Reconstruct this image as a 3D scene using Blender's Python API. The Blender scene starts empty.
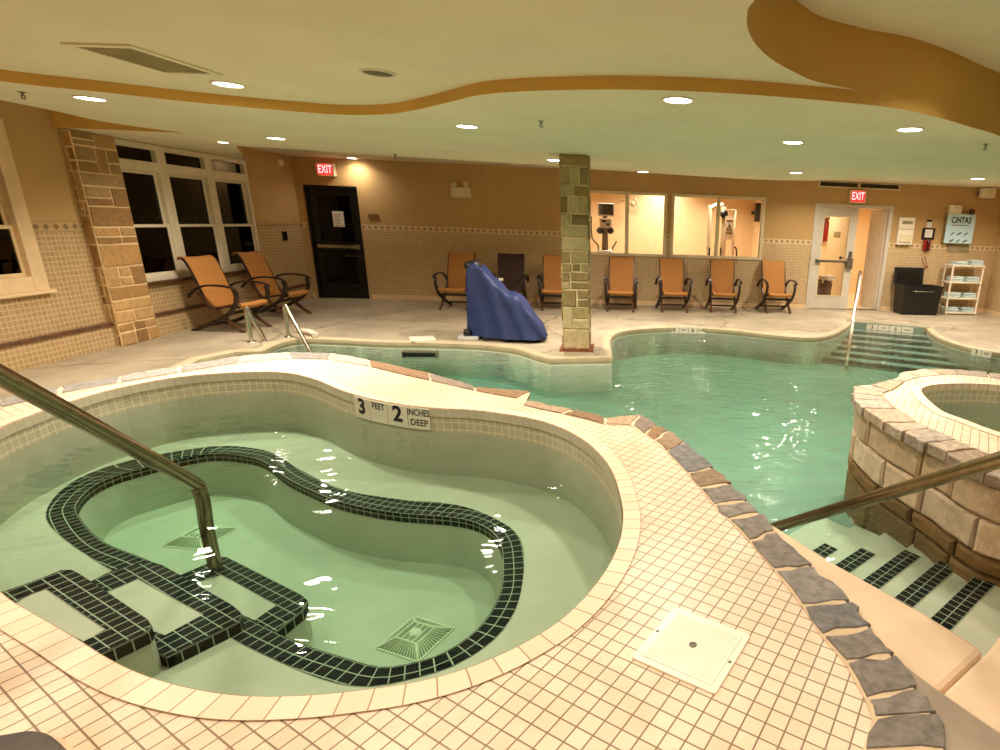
import bpy, math, random
import numpy as np
from mathutils import Vector, Matrix, geometry
random.seed(7)
C = bpy.context.scene.collection
PI = math.pi

# ---------------------------------------------------------------- camera model (pinhole solved from the deck tiles, doors and plumb lines)
F, CX, CY, PITCH, ROLL, H, YAW = 569.52, 670.73, 397.85, .295625, -.036754, 1.66, math.radians(6)
def _rz(v):
    c, s = math.cos(-YAW), math.sin(-YAW)
    return np.array([c*v[0]-s*v[1], s*v[0]+c*v[1], v[2]])
_f = _rz((0, math.cos(PITCH), -math.sin(PITCH))); _r = _rz((1, 0, 0)); _d = np.cross(_f, _r)
_r2 = math.cos(ROLL)*_r+math.sin(ROLL)*_d; _d2 = -math.sin(ROLL)*_r+math.cos(ROLL)*_d
EYE = np.array([0, 0, H])
def _ray(x, y): return _r2*((x-CX)/F)+_d2*((y-CY)/F)+_f
def at(x, y, z):                     # point of a horizontal plane
    d = _ray(x, y); p = EYE+d*((z-H)/d[2]); return (float(p[0]), float(p[1]), float(z))
def aty(x, y, Y):                    # point of a plane parallel to the back wall
    d = _ray(x, y); p = EYE+d*(Y/d[1]); return (float(p[0]), float(Y), float(p[2]))
def atx(x, y, X):                    # point of a plane parallel to the left wall
    d = _ray(x, y); p = EYE+d*(X/d[0]); return (float(X), float(p[1]), float(p[2]))
def xy(x, y, z): return at(x, y, z)[:2]

cam = bpy.data.cameras.new('camera'); co = bpy.data.objects.new('camera', cam); C.objects.link(co)
co.matrix_world = Matrix(((_r2[0], -_d2[0], -_f[0], 0), (_r2[1], -_d2[1], -_f[1], 0), (_r2[2], -_d2[2], -_f[2], H), (0, 0, 0, 1)))
cam.sensor_width = 36; cam.lens = F/1000*36; cam.shift_x = -(CX-500)/1000; cam.shift_y = (CY-375)/1000; cam.clip_start = .05
bpy.context.scene.camera = co

# ---------------------------------------------------------------- main levels
ZD, ZW, ZSW = .45, -.10, .29         # raised deck, pool water, hot tub water
YB, XL, XR, YF = 12.15, -6.05, 8.3, -2.5
ZC1, ZC2, ZC3, ZCP = 2.43, 2.505, 2.84, 2.63     # three ceiling levels
ZFLOOR = -.46                        # pool bottom
ZB, ZSF = -.03, -.32                 # hot tub bench and floor

# ---------------------------------------------------------------- materials
MATS = {}
def nt(name):
    m = bpy.data.materials.new(name); m.use_nodes = True; t = m.node_tree
    for n in list(t.nodes): t.nodes.remove(n)
    out = t.nodes.new('ShaderNodeOutputMaterial'); MATS[name] = m
    return m, t, out
def nd(t, kind, **kw):
    n = t.nodes.new(kind)
    for k, v in kw.items():
        if k in n.inputs: n.inputs[k].default_value = v
        else: setattr(n, k, v)
    return n
def c4(c): return (c[0], c[1], c[2], 1)
def srgb(r, g, b):
    f = lambda v: (v/255/12.92) if v <= 10 else ((v/255+.055)/1.055)**2.4
    return (f(r), f(g), f(b))
def mix(t, fac, a, b, blend='MIX'):
    n = t.nodes.new('ShaderNodeMix'); n.data_type = 'RGBA'; n.blend_type = blend
    for s, v in ((n.inputs[0], fac), (n.inputs[6], a), (n.inputs[7], b)):
        if hasattr(v, 'is_output'): t.links.new(v, s)
        elif isinstance(v, (int, float)): s.default_value = v
        else: s.default_value = c4(v)
    return n.outputs[2]
def mth(t, op, a, b=None):
    n = t.nodes.new('ShaderNodeMath'); n.operation = op
    for s, v in ((n.inputs[0], a), (n.inputs[1], b)):
        if v is None: continue
        if hasattr(v, 'is_output'): t.links.new(v, s)
        else: s.default_value = v
    return n.outputs[0]
def noise(t, scale, vec=None, detail=4, rough=.55, lo=.35, hi=.65):
    n = nd(t, 'ShaderNodeTexNoise', Scale=scale, Detail=detail, Roughness=rough)
    if vec is not None: t.links.new(vec, n.inputs['Vector'])
    r = nd(t, 'ShaderNodeMapRange'); r.inputs[1].default_value = lo; r.inputs[2].default_value = hi
    t.links.new(n.outputs['Fac'], r.inputs[0]); return r.outputs[0]
def objco(t): return nd(t, 'ShaderNodeTexCoord').outputs['Object']
def bump(t, h, strength=.3, dist=.01):
    b = nd(t, 'ShaderNodeBump', Strength=strength, Distance=dist); t.links.new(h, b.inputs['Height']); return b.outputs[0]
def principled(t, out, col, rough=.5, metal=0, normal=None, **kw):
    p = nd(t, 'ShaderNodeBsdfPrincipled', Roughness=rough, Metallic=metal, **kw)
    if hasattr(col, 'is_output'): t.links.new(col, p.inputs['Base Color'])
    else: p.inputs['Base Color'].default_value = c4(col)
    if normal is not None: t.links.new(normal, p.inputs['Normal'])
    t.links.new(p.outputs[0], out.inputs[0]); return p
def plain(name, col, rough=.5, metal=0, var=.12, scale=6, bmp=0, bscale=60):
    m, t, out = nt(name); o = objco(t)
    dk = tuple(c*(1-var) for c in col); lt = tuple(min(1, c*(1+var)) for c in col)
    base = mix(t, noise(t, scale, o), dk, lt)
    nrm = bump(t, noise(t, bscale, o, lo=0, hi=1), bmp, .004) if bmp else None
    principled(t, out, base, rough, metal, nrm); return m
def brick(t, vec, c1, c2, mortar, w, h, ms, offset=0):
    b = nd(t, 'ShaderNodeTexBrick', Scale=1.0); b.offset = offset; b.squash = 1
    b.inputs['Color1'].default_value = c4(c1); b.inputs['Color2'].default_value = c4(c2); b.inputs['Mortar'].default_value = c4(mortar)
    b.inputs['Mortar Size'].default_value = ms; b.inputs['Mortar Smooth'].default_value = .25
    b.inputs['Brick Width'].default_value = w; b.inputs['Row Height'].default_value = h
    t.links.new(vec, b.inputs['Vector']); return b
def tilemat(name, c1, c2, mortar, w, h, ms, uv=True, rot=0, loc=(0, 0, 0), rough=.35, bstr=.35, stain=None, offset=0, spec=.5):
    m, t, out = nt(name); tc = nd(t, 'ShaderNodeTexCoord')
    mp = nd(t, 'ShaderNodeMapping'); mp.inputs['Rotation'].default_value = (0, 0, rot); mp.inputs['Location'].default_value = loc
    t.links.new(tc.outputs['UV' if uv else 'Object'], mp.inputs['Vector'])
    b = brick(t, mp.outputs[0], c1, c2, mortar, w, h, ms, offset)
    col = b.outputs['Color']
    if stain: col = mix(t, mth(t, 'MULTIPLY', noise(t, 2.3, tc.outputs['Object'], 6, .65, .45, .75), .45), col, stain, 'MULTIPLY')
    inv = mth(t, 'SUBTRACT', 1.0, b.outputs['Fac'])
    p = principled(t, out, col, rough, 0, bump(t, inv, bstr, .003)); p.inputs['Specular IOR Level'].default_value = spec; return m
def attrmat(name, rough=.8, nscale=14, var=.35, bmp=.6):     # every stone carries a colour of its own
    m, t, out = nt(name); o = objco(t); a = nd(t, 'ShaderNodeAttribute', attribute_name='tint')
    n1 = noise(t, nscale, o, 6, .65, .3, .7)
    col = mix(t, n1, mix(t, 1.0, a.outputs['Color'], (1-var, 1-var, 1-var), 'MULTIPLY'), a.outputs['Color'])
    principled(t, out, col, rough, 0, bump(t, noise(t, nscale*2.2, o, 8, .7, 0, 1), bmp, .012)); return m
def emis(name, col, s):
    m, t, out = nt(name); e = nd(t, 'ShaderNodeEmission', Strength=s); e.inputs[0].default_value = c4(col); t.links.new(e.outputs[0], out.inputs[0]); return m
def wallmat(name, axis, paint, tile1, tile2, grout):
    m, t, out = nt(name); g = nd(t, 'ShaderNodeNewGeometry'); s = nd(t, 'ShaderNodeSeparateXYZ'); t.links.new(g.outputs['Position'], s.inputs[0])
    cm = nd(t, 'ShaderNodeCombineXYZ'); t.links.new(s.outputs[axis], cm.inputs[0]); t.links.new(s.outputs[2], cm.inputs[1])
    b = brick(t, cm.outputs[0], tile1, tile2, grout, .0545, .0545, .0048)
    # border course of little diamonds
    u = mth(t, 'ABSOLUTE', mth(t, 'SUBTRACT', mth(t, 'FRACT', mth(t, 'DIVIDE', s.outputs[axis], .115)), .5))
    v = mth(t, 'ABSOLUTE', mth(t, 'DIVIDE', mth(t, 'SUBTRACT', s.outputs[2], 1.40), .105))
    dia = mth(t, 'LESS_THAN', mth(t, 'ADD', u, v), .36)
    edge = mth(t, 'GREATER_THAN', v, .46)
    bord = mix(t, dia, tuple(min(1, c*1.12) for c in tile2), tuple(c*.62 for c in tile1)); bord = mix(t, edge, bord, tuple(c*.8 for c in tile1))
    pn = mix(t, noise(t, 1.1, g.outputs['Position']), tuple(c*.93 for c in paint), tuple(c*1.05 for c in paint))
    lo = mth(t, 'LESS_THAN', s.outputs[2], 1.345); mid = mth(t, 'LESS_THAN', s.outputs[2], 1.455)
    col = mix(t, mid, pn, bord); col = mix(t, lo, col, b.outputs['Color'])
    hgt = mth(t, 'MULTIPLY', mth(t, 'SUBTRACT', 1.0, b.outputs['Fac']), lo)
    p = principled(t, out, col, .55, 0, bump(t, hgt, .4, .003)); r = mth(t, 'SUBTRACT', .75, mth(t, 'MULTIPLY', mid, .35)); t.links.new(r, p.inputs['Roughness'])
    return m
def watermat(name, absorb, density, scale, strength, dist, ior=1.30, tint=(1, 1, 1)):
    m, t, out = nt(name); o = objco(t)
    mp = nd(t, 'ShaderNodeMapping'); mp.inputs['Scale'].default_value = (1, 2.0, 1); t.links.new(o, mp.inputs['Vector'])
    n1 = nd(t, 'ShaderNodeTexNoise', Scale=scale, Detail=0, Roughness=.5, Distortion=.8); t.links.new(mp.outputs[0], n1.inputs['Vector'])
    n2 = nd(t, 'ShaderNodeTexNoise', Scale=scale*2.3, Detail=0, Roughness=.5); t.links.new(mp.outputs[0], n2.inputs['Vector'])
    h = mth(t, 'ADD', n1.outputs['Fac'], mth(t, 'MULTIPLY', n2.outputs['Fac'], .35))
    nb = bump(t, h, strength, dist)
    fr = nd(t, 'ShaderNodeFresnel', IOR=ior); t.links.new(nb, fr.inputs['Normal'])
    tr = nd(t, 'ShaderNodeBsdfTransparent'); tr.inputs[0].default_value = c4(tint)
    gl = nd(t, 'ShaderNodeBsdfGlossy', Roughness=.008); t.links.new(nb, gl.inputs['Normal'])
    ge = nd(t, 'ShaderNodeNewGeometry'); sp = nd(t, 'ShaderNodeSeparateXYZ'); t.links.new(ge.outputs['True Normal'], sp.inputs[0])   # only the open top of the water body mirrors; its sides touch the basin
    mx = nd(t, 'ShaderNodeMixShader'); t.links.new(mth(t, 'MULTIPLY', fr.outputs[0], mth(t, 'GREATER_THAN', sp.outputs[2], .5)), mx.inputs[0]); t.links.new(tr.outputs[0], mx.inputs[1]); t.links.new(gl.outputs[0], mx.inputs[2])
    t.links.new(mx.outputs[0], out.inputs['Surface'])
    va = nd(t, 'ShaderNodeVolumeAbsorption', Density=density); va.inputs[0].default_value = c4(absorb); t.links.new(va.outputs[0], out.inputs['Volume'])
    return m
def glassmat(name, tint=(1, 1, 1), ior=1.5):
    m, t, out = nt(name); fr = nd(t, 'ShaderNodeFresnel', IOR=ior)
    tr = nd(t, 'ShaderNodeBsdfTransparent'); tr.inputs[0].default_value = c4(tint); gl = nd(t, 'ShaderNodeBsdfGlossy', Roughness=.01)
    mx = nd(t, 'ShaderNodeMixShader'); t.links.new(fr.outputs[0], mx.inputs[0]); t.links.new(tr.outputs[0], mx.inputs[1]); t.links.new(gl.outputs[0], mx.inputs[2])
    t.links.new(mx.outputs[0], out.inputs[0]); return m

PAINT = srgb(196, 158, 102); WT1, WT2, WG = srgb(172, 140, 96), srgb(186, 154, 110), srgb(214, 186, 144)
M_wall_b = wallmat('wall back paint and mosaic', 0, PAINT, srgb(202, 172, 128), srgb(212, 184, 142), srgb(176, 146, 104))
M_wall_s = wallmat('wall side paint and mosaic', 1, PAINT, WT1, WT2, WG)
M_wall_r = wallmat('wall right paint and mosaic', 1, srgb(206, 176, 130), srgb(202, 172, 128), srgb(212, 184, 142), srgb(176, 146, 104))
M_fascia = plain('fascia paint', srgb(212, 170, 84), .7, var=.05, scale=1)
M_ceil = plain('ceiling paint', srgb(228, 219, 188), .8, var=.04, scale=1.5, bmp=.15, bscale=150)
M_gym = plain('gym paint', srgb(240, 214, 170), .7, var=.03)
M_white = plain('white painted frame', srgb(226, 212, 186), .4, var=.05)
M_cream = plain('cream painted frame', srgb(222, 206, 170), .45, var=.05)
M_case = plain('tan painted casing', srgb(232, 200, 156), .5, var=.06)
M_door = plain('pale grey door paint', srgb(206, 196, 180), .4, var=.05)
M_dark = plain('dark door paint', srgb(14, 11, 10), .3, var=.2)
M_black = plain('black plastic', srgb(14, 12, 11), .45, var=.2)
M_steel = plain('brushed steel', srgb(200, 194, 180), .22, 1.0, var=.08, scale=30)
M_rail = plain('weathered steel rail', srgb(150, 136, 108), .26, 1.0, var=.15, scale=18)
M_wood = plain('dark stained wood', srgb(40, 24, 15), .35, var=.3, scale=12)
M_woodb = plain('mid stained wood', srgb(84, 52, 28), .4, var=.25, scale=12)
M_sling = plain('orange brown sling fabric', srgb(180, 120, 56), .75, var=.08, scale=40, bmp=.3, bscale=260)
M_slingd = plain('dark brown sling fabric', srgb(58, 32, 20), .75, var=.12, scale=40, bmp=.3, bscale=260)
M_blue = plain('blue cover fabric', srgb(20, 38, 90), .6, var=.16, scale=7, bmp=.25, bscale=90)
M_plate = plain('white plastic', srgb(238, 226, 206), .35, var=.03)
M_towel = plain('pale blue towel', srgb(196, 214, 214), .95, var=.1, scale=30, bmp=.5, bscale=300)
M_brown = plain('brown bin plastic', srgb(92, 52, 30), .5)
M_red = plain('red plastic', srgb(150, 30, 22), .4)
M_paper = plain('paper', srgb(226, 220, 204), .8, var=.04)
M_grey = plain('grey metal', srgb(120, 112, 96), .4, .6)
M_vent = plain('dusty vent grey', srgb(150, 136, 92), .7)
M_ink = plain('black ink', srgb(24, 22, 20), .7, var=.02)
M_poster = plain('pale blue poster', srgb(196, 226, 236), .45, var=.03)
M_rust = plain('rusty plate', srgb(120, 58, 24), .7, var=.35, scale=30)
M_screen = plain('dark screen', srgb(40, 42, 36), .2)
M_silver = plain('silver plastic', srgb(206, 206, 202), .4)
M_mortar = plain('pale mortar', srgb(214, 188, 152), .9, var=.1, scale=20, bmp=.4, bscale=120)
M_beige = plain('beige concrete coping', srgb(226, 196, 162), .7, var=.08, scale=5, bmp=.25, bscale=90)
M_plaster = plain('spa plaster', srgb(176, 173, 150), .6, var=.05, scale=4, bmp=.15, bscale=50)
M_poolpl = plain('pool plaster', srgb(128, 144, 128), .6, var=.09, scale=2.2)
M_stone = attrmat('split stone'); M_slate = attrmat('flagstone', .7, 22, .58, .9)
TR = TYAW_ROOM = 1.07995-YAW
_a = at(765.5, 722.9, ZD); _ca, _sa = math.cos(-TR), math.sin(-TR)
M_deck = tilemat('deck tile', srgb(240, 213, 185), srgb(230, 201, 171), srgb(136, 114, 88), .0508, .0508, .0026, False, -TR,
                 (-(_ca*_a[0]-_sa*_a[1]), -(_sa*_a[0]+_ca*_a[1]), 0), .38, .3, srgb(214, 176, 136))
M_coping = tilemat('coping tile', srgb(238, 212, 182), srgb(230, 202, 170), srgb(158, 126, 92), .0762, .0762, .0022, True, 0, (0, 0, 0), .38, .3)
M_band = tilemat('waterline tile', srgb(196, 184, 154), srgb(184, 172, 142), srgb(224, 214, 188), .0508, .0508, .0030, True, 0, (0, 0, 0), .3, .4)
M_trim = tilemat('black mosaic', srgb(5, 8, 6), srgb(12, 16, 12), srgb(150, 160, 136), .0508, .0508, .0026, True, 0, (0, 0, 0), .5, .4, None, 0, .05)
M_lite = tilemat('bullnose tile', srgb(206, 194, 170), srgb(198, 186, 160), srgb(170, 158, 132), .0508, .2, .0016, True, 0, (0, .07, 0), .3, .3)
def floormat():
    m, t, out = nt('stamped concrete'); o = objco(t)
    a = mix(t, noise(t, 1.2, o, 6, .6, .3, .7), srgb(150, 137, 116), srgb(190, 174, 149))
    a = mix(t, mth(t, 'MULTIPLY', noise(t, 3.4, o, 8, .7, .52, .72), .55), a, srgb(112, 88, 62))
    w = nd(t, 'ShaderNodeTexVoronoi', Scale=.38); w.feature = 'DISTANCE_TO_EDGE'
    wn = nd(t, 'ShaderNodeTexNoise', Scale=3, Detail=3); t.links.new(o, wn.inputs['Vector'])
    ad = nd(t, 'ShaderNodeVectorMath', operation='MULTIPLY_ADD'); t.links.new(wn.outputs['Color'], ad.inputs[0]); ad.inputs[1].default_value = (.4, .4, .4); t.links.new(o, ad.inputs[2])
    t.links.new(ad.outputs[0], w.inputs['Vector'])
    cr = mth(t, 'LESS_THAN', w.outputs['Distance'], .008)
    a = mix(t, mth(t, 'MULTIPLY', cr, .5), a, srgb(92, 72, 50))
    principled(t, out, a, .42, 0, bump(t, noise(t, 9, o, 6, .6, 0, 1), .35, .01)); return m
M_floor = floormat()
M_water = watermat('pool water', (.66, .86, .79), 1.7, 5.0, .75, .019)
M_spaw = watermat('hot tub water', (.64, .85, .75), 1.3, 4, .3, .022, 1.27)
M_glass = glassmat('window glass'); M_dglass = glassmat('dark tinted glass', (.10, .09, .08))
M_lamp = emis('lamp lens', (1, .94, .82), 26); M_exit = emis('exit sign letters', (1, .42, .40), 2.2); M_exitp = emis('exit sign face', (1, .05, .04), .9)
M_lampoff = plain('unlit lamp lens', srgb(96, 84, 52), .4)

# ---------------------------------------------------------------- mesh helpers
def smooth_curve(pts, closed=False, n=6):
    P = [np.array(p, float) for p in pts]; L = len(P); out = []
    for i in range(L if closed else L-1):
        if closed: a, b, c, d = P[(i-1) % L], P[i], P[(i+1) % L], P[(i+2) % L]
        else: a, b, c, d = P[max(i-1, 0)], P[i], P[i+1], P[min(i+2, L-1)]
        for k in range(n):
            s = k/n; out.append(tuple(.5*((2*b)+(c-a)*s+(2*a-5*b+4*c-d)*s*s+(3*b-a-3*c+d)*s**3)))
    if not closed: out.append(tuple(P[-1]))
    return out
def offset_curve(pts, d, closed=True):
    P = [np.array(p[:2]) for p in pts]; L = len(P); out = []
    for i in range(L):
        a = P[(i-1) % L] if closed or i else P[i]; b = P[(i+1) % L] if closed or i < L-1 else P[i]
        t = b-a; t = t/(np.linalg.norm(t)+1e-9); out.append((P[i][0]+t[1]*d, P[i][1]-t[0]*d))
    return out
def area2(p): return sum(p[i-1][0]*p[i][1]-p[i][0]*p[i-1][1] for i in range(len(p)))/2
def arcs(pts, closed=False):
    s = [0.]
    for i in range(1, len(pts)+(1 if closed else 0)):
        a, b = pts[i-1], pts[i % len(pts)]; s.append(s[-1]+math.dist(a, b))
    return s
class MB:
    def __init__(s): s.v = []; s.f = []; s.uv = {}; s.tint = {}; s.sm = set()
    def face(s, pts, uv=None, tint=None, smooth=False):
        b = len(s.v); s.v += [tuple(map(float, p)) for p in pts]; s.f.append(list(range(b, b+len(pts)))); k = len(s.f)-1
        if uv: s.uv[k] = uv
        if tint: s.tint[k] = tint
        if smooth: s.sm.add(k)
    def raw(s, verts, faces, smooth=False, tint=None):
        b = len(s.v); s.v += [tuple(map(float, p)) for p in verts]
        for f in faces:
            s.f.append([b+i for i in f]); k = len(s.f)-1
            if smooth: s.sm.add(k)
            if tint: s.tint[k] = tint
    def box(s, x0, x1, y0, y1, z0, z1, M=None, tint=None):
        v = [(x, y, z) for z in (z0, z1) for y in (y0, y1) for x in (x0, x1)]
        if M is not None: v = [tuple(M @ Vector(p)) for p in v]
        s.raw(v, [(0, 2, 3, 1), (4, 5, 7, 6), (0, 1, 5, 4), (2, 6, 7, 3), (0, 4, 6, 2), (1, 3, 7, 5)], tint=tint)
    def rbox(s, x0, x1, y0, y1, z0, z1, r=.01, M=None, n=3):       # box with rounded vertical edges
        pts = []
        for cx, cy, a0 in ((x1-r, y1-r, 0), (x0+r, y1-r, 90), (x0+r, y0+r, 180), (x1-r, y0+r, 270)):
            for k in range(n+1):
                a = math.radians(a0+90*k/n); pts.append((cx+r*math.cos(a), cy+r*math.sin(a)))
        s.prism(pts, z0, z1, M=M)
    def prism(s, poly, z0, z1, M=None, tint=None, holes=None):
        if area2(poly) < 0: poly = poly[::-1]
        n = len(poly); v = [(p[0], p[1], z0) for p in poly]+[(p[0], p[1], z1) for p in poly]
        if M is not None: v = [tuple(M @ Vector(p)) for p in v]
        s.raw(v, [list(range(n))[::-1], list(range(n, 2*n))]+[(i, (i+1) % n, n+(i+1) % n, n+i) for i in range(n)], tint=tint)
    def poly(s, outer, z, holes=(), flip=False):
        loops = [[Vector((p[0], p[1], 0)) for p in outer]]+[[Vector((p[0], p[1], 0)) for p in h] for h in holes]
        tri = geometry.tessellate_polygon(loops); fl = [p for l in loops for p in l]
        vs = [(p.x, p.y, z) for p in fl]; fs = []
        for a, b, c in tri:
            n = (fl[b]-fl[a]).cross(fl[c]-fl[a]).z
            if abs(n) < 1e-9: continue
            fs.append((a, b, c) if (n > 0) != flip else (c, b, a))
        s.raw(vs, fs)
    def wall(s, pts, z0, z1, closed=False, flip=False, smooth=True):   # vertical strip along a plan curve with uv in metres
        L = len(pts); S = arcs(pts, closed)
        for i in range(L if closed else L-1):
            a, b = pts[i], pts[(i+1) % L]; q = [(a[0], a[1], z0), (b[0], b[1], z0), (b[0], b[1], z1), (a[0], a[1], z1)]
            uv = [(S[i], z0), (S[i+1], z0), (S[i+1], z1), (S[i], z1)]
            s.face(q[::-1] if flip else q, uv[::-1] if flip else uv, smooth=False)
    def strip(s, A, B, za, zb, closed=False, uvw=None, flip=False):   # ribbon between two plan curves
        L = len(A); S = arcs(A, closed)
        for i in range(L if closed else L-1):
            j = (i+1) % L; w0 = math.dist(A[i][:2], B[i][:2]) if uvw is None else uvw; w1 = math.dist(A[j][:2], B[j][:2]) if uvw is None else uvw
            q = [(A[i][0], A[i][1], za), (A[j][0], A[j][1], za), (B[j][0], B[j][1], zb), (B[i][0], B[i][1], zb)]
            uv = [(S[i], 0), (S[i+1], 0), (S[i+1], w1), (S[i], w0)]
            s.face(q[::-1] if flip else q, uv[::-1] if flip else uv)
    def tube(s, pts, r, n=12, cap=True):
        P = [Vector(p) for p in pts]; L = len(P); rings = []; up = Vector((0, 0, 1)); prev = None
        for i in range(L):
            t = (P[min(i+1, L-1)]-P[max(i-1, 0)]).normalized()
            if prev is None: x = t.cross(up if abs(t.z) < .9 else Vector((1, 0, 0))).normalized()
            else: x = (prev-t*prev.dot(t)).normalized()
            prev = x; y = t.cross(x); rr = r[i] if isinstance(r, (list, tuple)) else r
            rings.append([P[i]+x*(rr*math.cos(2*PI*k/n))+y*(rr*math.sin(2*PI*k/n)) for k in range(n)])
        v = [tuple(p) for R in rings for p in R]; f = []
        for i in range(L-1):
            for k in range(n): f.append((i*n+k, i*n+(k+1) % n, (i+1)*n+(k+1) % n, (i+1)*n+k))
        s.raw(v, f, smooth=True)
        if cap: s.face(rings[0][::-1]); s.face(rings[-1])
    def bar(s, pts, w, h):                                            # flat board swept along a path in a plane x = const
        P = [Vector(p) for p in pts]; L = len(P); R = []
        for i in range(L):
            t = (P[min(i+1, L-1)]-P[max(i-1, 0)]).normalized(); x = Vector((1, 0, 0)); y = t.cross(x).normalized()
            R.append([P[i]+x*a*w/2+y*b*h/2 for a, b in ((-1, -1), (1, -1), (1, 1), (-1, 1))])
        v = [tuple(p) for q in R for p in q]; f = [(3, 2, 1, 0), tuple(4*(L-1)+k for k in range(4))]
        for i in range(L-1):
            for k in range(4): f.append((4*i+k, 4*i+(k+1) % 4, 4*i+4+(k+1) % 4, 4*i+4+k))
        s.raw(v, f)
    def lathe(s, prof, n=24, M=None, smooth=True):
        v = []; f = []
        for r, z in prof:
            for k in range(n): v.append((r*math.cos(2*PI*k/n), r*math.sin(2*PI*k/n), z))
        if M is not None: v = [tuple(M @ Vector(p)) for p in v]
        for i in range(len(prof)-1):
            for k in range(n): f.append((i*n+k, i*n+(k+1) % n, (i+1)*n+(k+1) % n, (i+1)*n+k))
        s.raw(v, f, smooth)
        for i, fl in ((0, True), (len(prof)-1, False)):
            if prof[i][0] > 1e-5: q = v[i*n:(i+1)*n]; s.face(q[::-1] if fl else q)
    def grid(s, R, smooth=True, closed=False, cap=False):
        n = len(R[0]); v = [p for q in R for p in q]; f = []
        for i in range(len(R)-1):
            for k in range(n if closed else n-1): f.append((i*n+k, i*n+(k+1) % n, (i+1)*n+(k+1) % n, (i+1)*n+k))
        s.raw(v, f, smooth)
        if cap: s.face(R[0][::-1]); s.face(R[-1])
    def stone(s, o, u, v, n, u0, u1, v0, v1, dep, tint, jit=.006, cham=.008):      # one chamfered stone lying on a plane
        o, u, v, n = map(Vector, (o, u, v, n)); j = lambda: random.uniform(-jit, jit)
        cs = [(u0+j(), v0+j()), (u1+j(), v0+j()), (u1+j(), v1+j()), (u0+j(), v1+j())]; cu, cv = (u0+u1)/2, (v0+v1)/2
        pt = lambda a, b, d: tuple(o+u*a+v*b+n*d)
        base = [pt(a, b, 0) for a, b in cs]; low = [pt(a, b, dep*.55) for a, b in cs]
        top = [pt(a+math.copysign(cham, cu-a), b+math.copysign(cham, cv-b), dep+random.uniform(-.2, .2)*dep) for a, b in cs]
        f = [(8, 9, 10, 11)]
        for k in range(4): f += [(k, (k+1) % 4, 4+(k+1) % 4, 4+k), (4+k, 4+(k+1) % 4, 8+(k+1) % 4, 8+k)]
        s.raw(base+low+top, f, tint=tint)
    def build(s, name, m, parent=None, bevel=0, subsurf=0, local=False, merge=False):
        o0 = Vector((0, 0, 0)) if local or parent is None else worldpos(parent)
        me = bpy.data.meshes.new(name); me.from_pydata([tuple(Vector(p)-o0) for p in s.v], [], s.f)
        if s.uv:
            l = me.uv_layers.new(name='UVMap')
            for k, p in enumerate(me.polygons):
                for li, q in zip(p.loop_indices, s.uv.get(k, [(0, 0)]*p.loop_total)): l.data[li].uv = q
        if s.tint:
            a = me.color_attributes.new('tint', 'FLOAT_COLOR', 'CORNER')
            for k, p in enumerate(me.polygons):
                q = c4(s.tint.get(k, (.5, .5, .5)))
                for li in p.loop_indices: a.data[li].color = q
        for k in s.sm: me.polygons[k].use_smooth = True
        if m: me.materials.append(m)
        me.update(); o = bpy.data.objects.new(name, me); C.objects.link(o)
        if parent is not None: o.parent = parent
        if merge:
            w = o.modifiers.new('weld', 'WELD'); w.merge_threshold = .0005
        if bevel:
            b = o.modifiers.new('bevel', 'BEVEL'); b.width = bevel; b.segments = 2; b.limit_method = 'ANGLE'; b.angle_limit = math.radians(40)
        if subsurf:
            b = o.modifiers.new('sub', 'SUBSURF'); b.levels = b.render_levels = subsurf
        return o
def worldpos(o):
    p = Vector((0, 0, 0))
    while o is not None: p += o.location; o = o.parent
    return p
def tag(o, label, cat, group=None, kind=None):
    o['label'] = label; o['category'] = cat
    if group: o['group'] = group
    if kind: o['kind'] = kind
    return o
def thing(name, label, cat, loc=(0, 0, 0), rz=0, group=None, kind=None):
    o = bpy.data.objects.new(name, None); C.objects.link(o); o.location = loc; o.rotation_euler = (0, 0, rz); o.empty_display_size = .1
    return tag(o, label, cat, group, kind)
def struct(mb, name, m, label, cat, **kw): return tag(mb.build(name, m, **kw), label, cat, kind='structure')
def copy_tree(o, parent=None):
    c = o.copy(); C.objects.link(c)
    if parent is not None: c.parent = parent
    for ch in [x for x in bpy.data.objects if x.parent is o]: copy_tree(ch, c)
    return c
def text(s, size, m, M, parent, name='lettering', sx=1, label=None, bold=.012):
    cu = bpy.data.curves.new(name, 'FONT'); cu.body = s; cu.size = size; cu.align_x = 'CENTER'; cu.align_y = 'CENTER'; cu.extrude = .0006; cu.offset = size*bold; cu.resolution_u = 3
    tmp = bpy.data.objects.new('tmp', cu); C.objects.link(tmp); bpy.context.view_layer.update()
    me = bpy.data.meshes.new_from_object(tmp.evaluated_get(bpy.context.evaluated_depsgraph_get())); bpy.data.objects.remove(tmp)
    me.transform(M @ Matrix.Diagonal((sx, 1, 1, 1)))
    me.transform(Matrix.Translation(-worldpos(parent))); me.materials.clear(); me.materials.append(m)
    o = bpy.data.objects.new(name, me); C.objects.link(o); o.parent = parent
    if label: o['label'] = label
    return o
def frame(o, u, v):
    u = Vector(u).normalized(); v = Vector(v).normalized(); n = u.cross(v)
    return Matrix(((u.x, v.x, n.x, o[0]), (u.y, v.y, n.y, o[1]), (u.z, v.z, n.z, o[2]), (0, 0, 0, 1)))
def lamp(kind, loc, power, col=(1, .8, .55), size=.15, spread=None, rot=(0, 0, 0), parent=None, name='bulb'):
    l = bpy.data.lights.new(name, kind); l.energy = power; l.color = col
    if kind == 'AREA':
        l.shape = 'DISK'; l.size = size
        if spread: l.spread = spread
    else: l.shadow_soft_size = size
    o = bpy.data.objects.new(name, l); C.objects.link(o); o.rotation_euler = rot
    if parent is not None: o.parent = parent; o.location = Vector(loc)-worldpos(parent)
    else: o.location = loc
    return o

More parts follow.
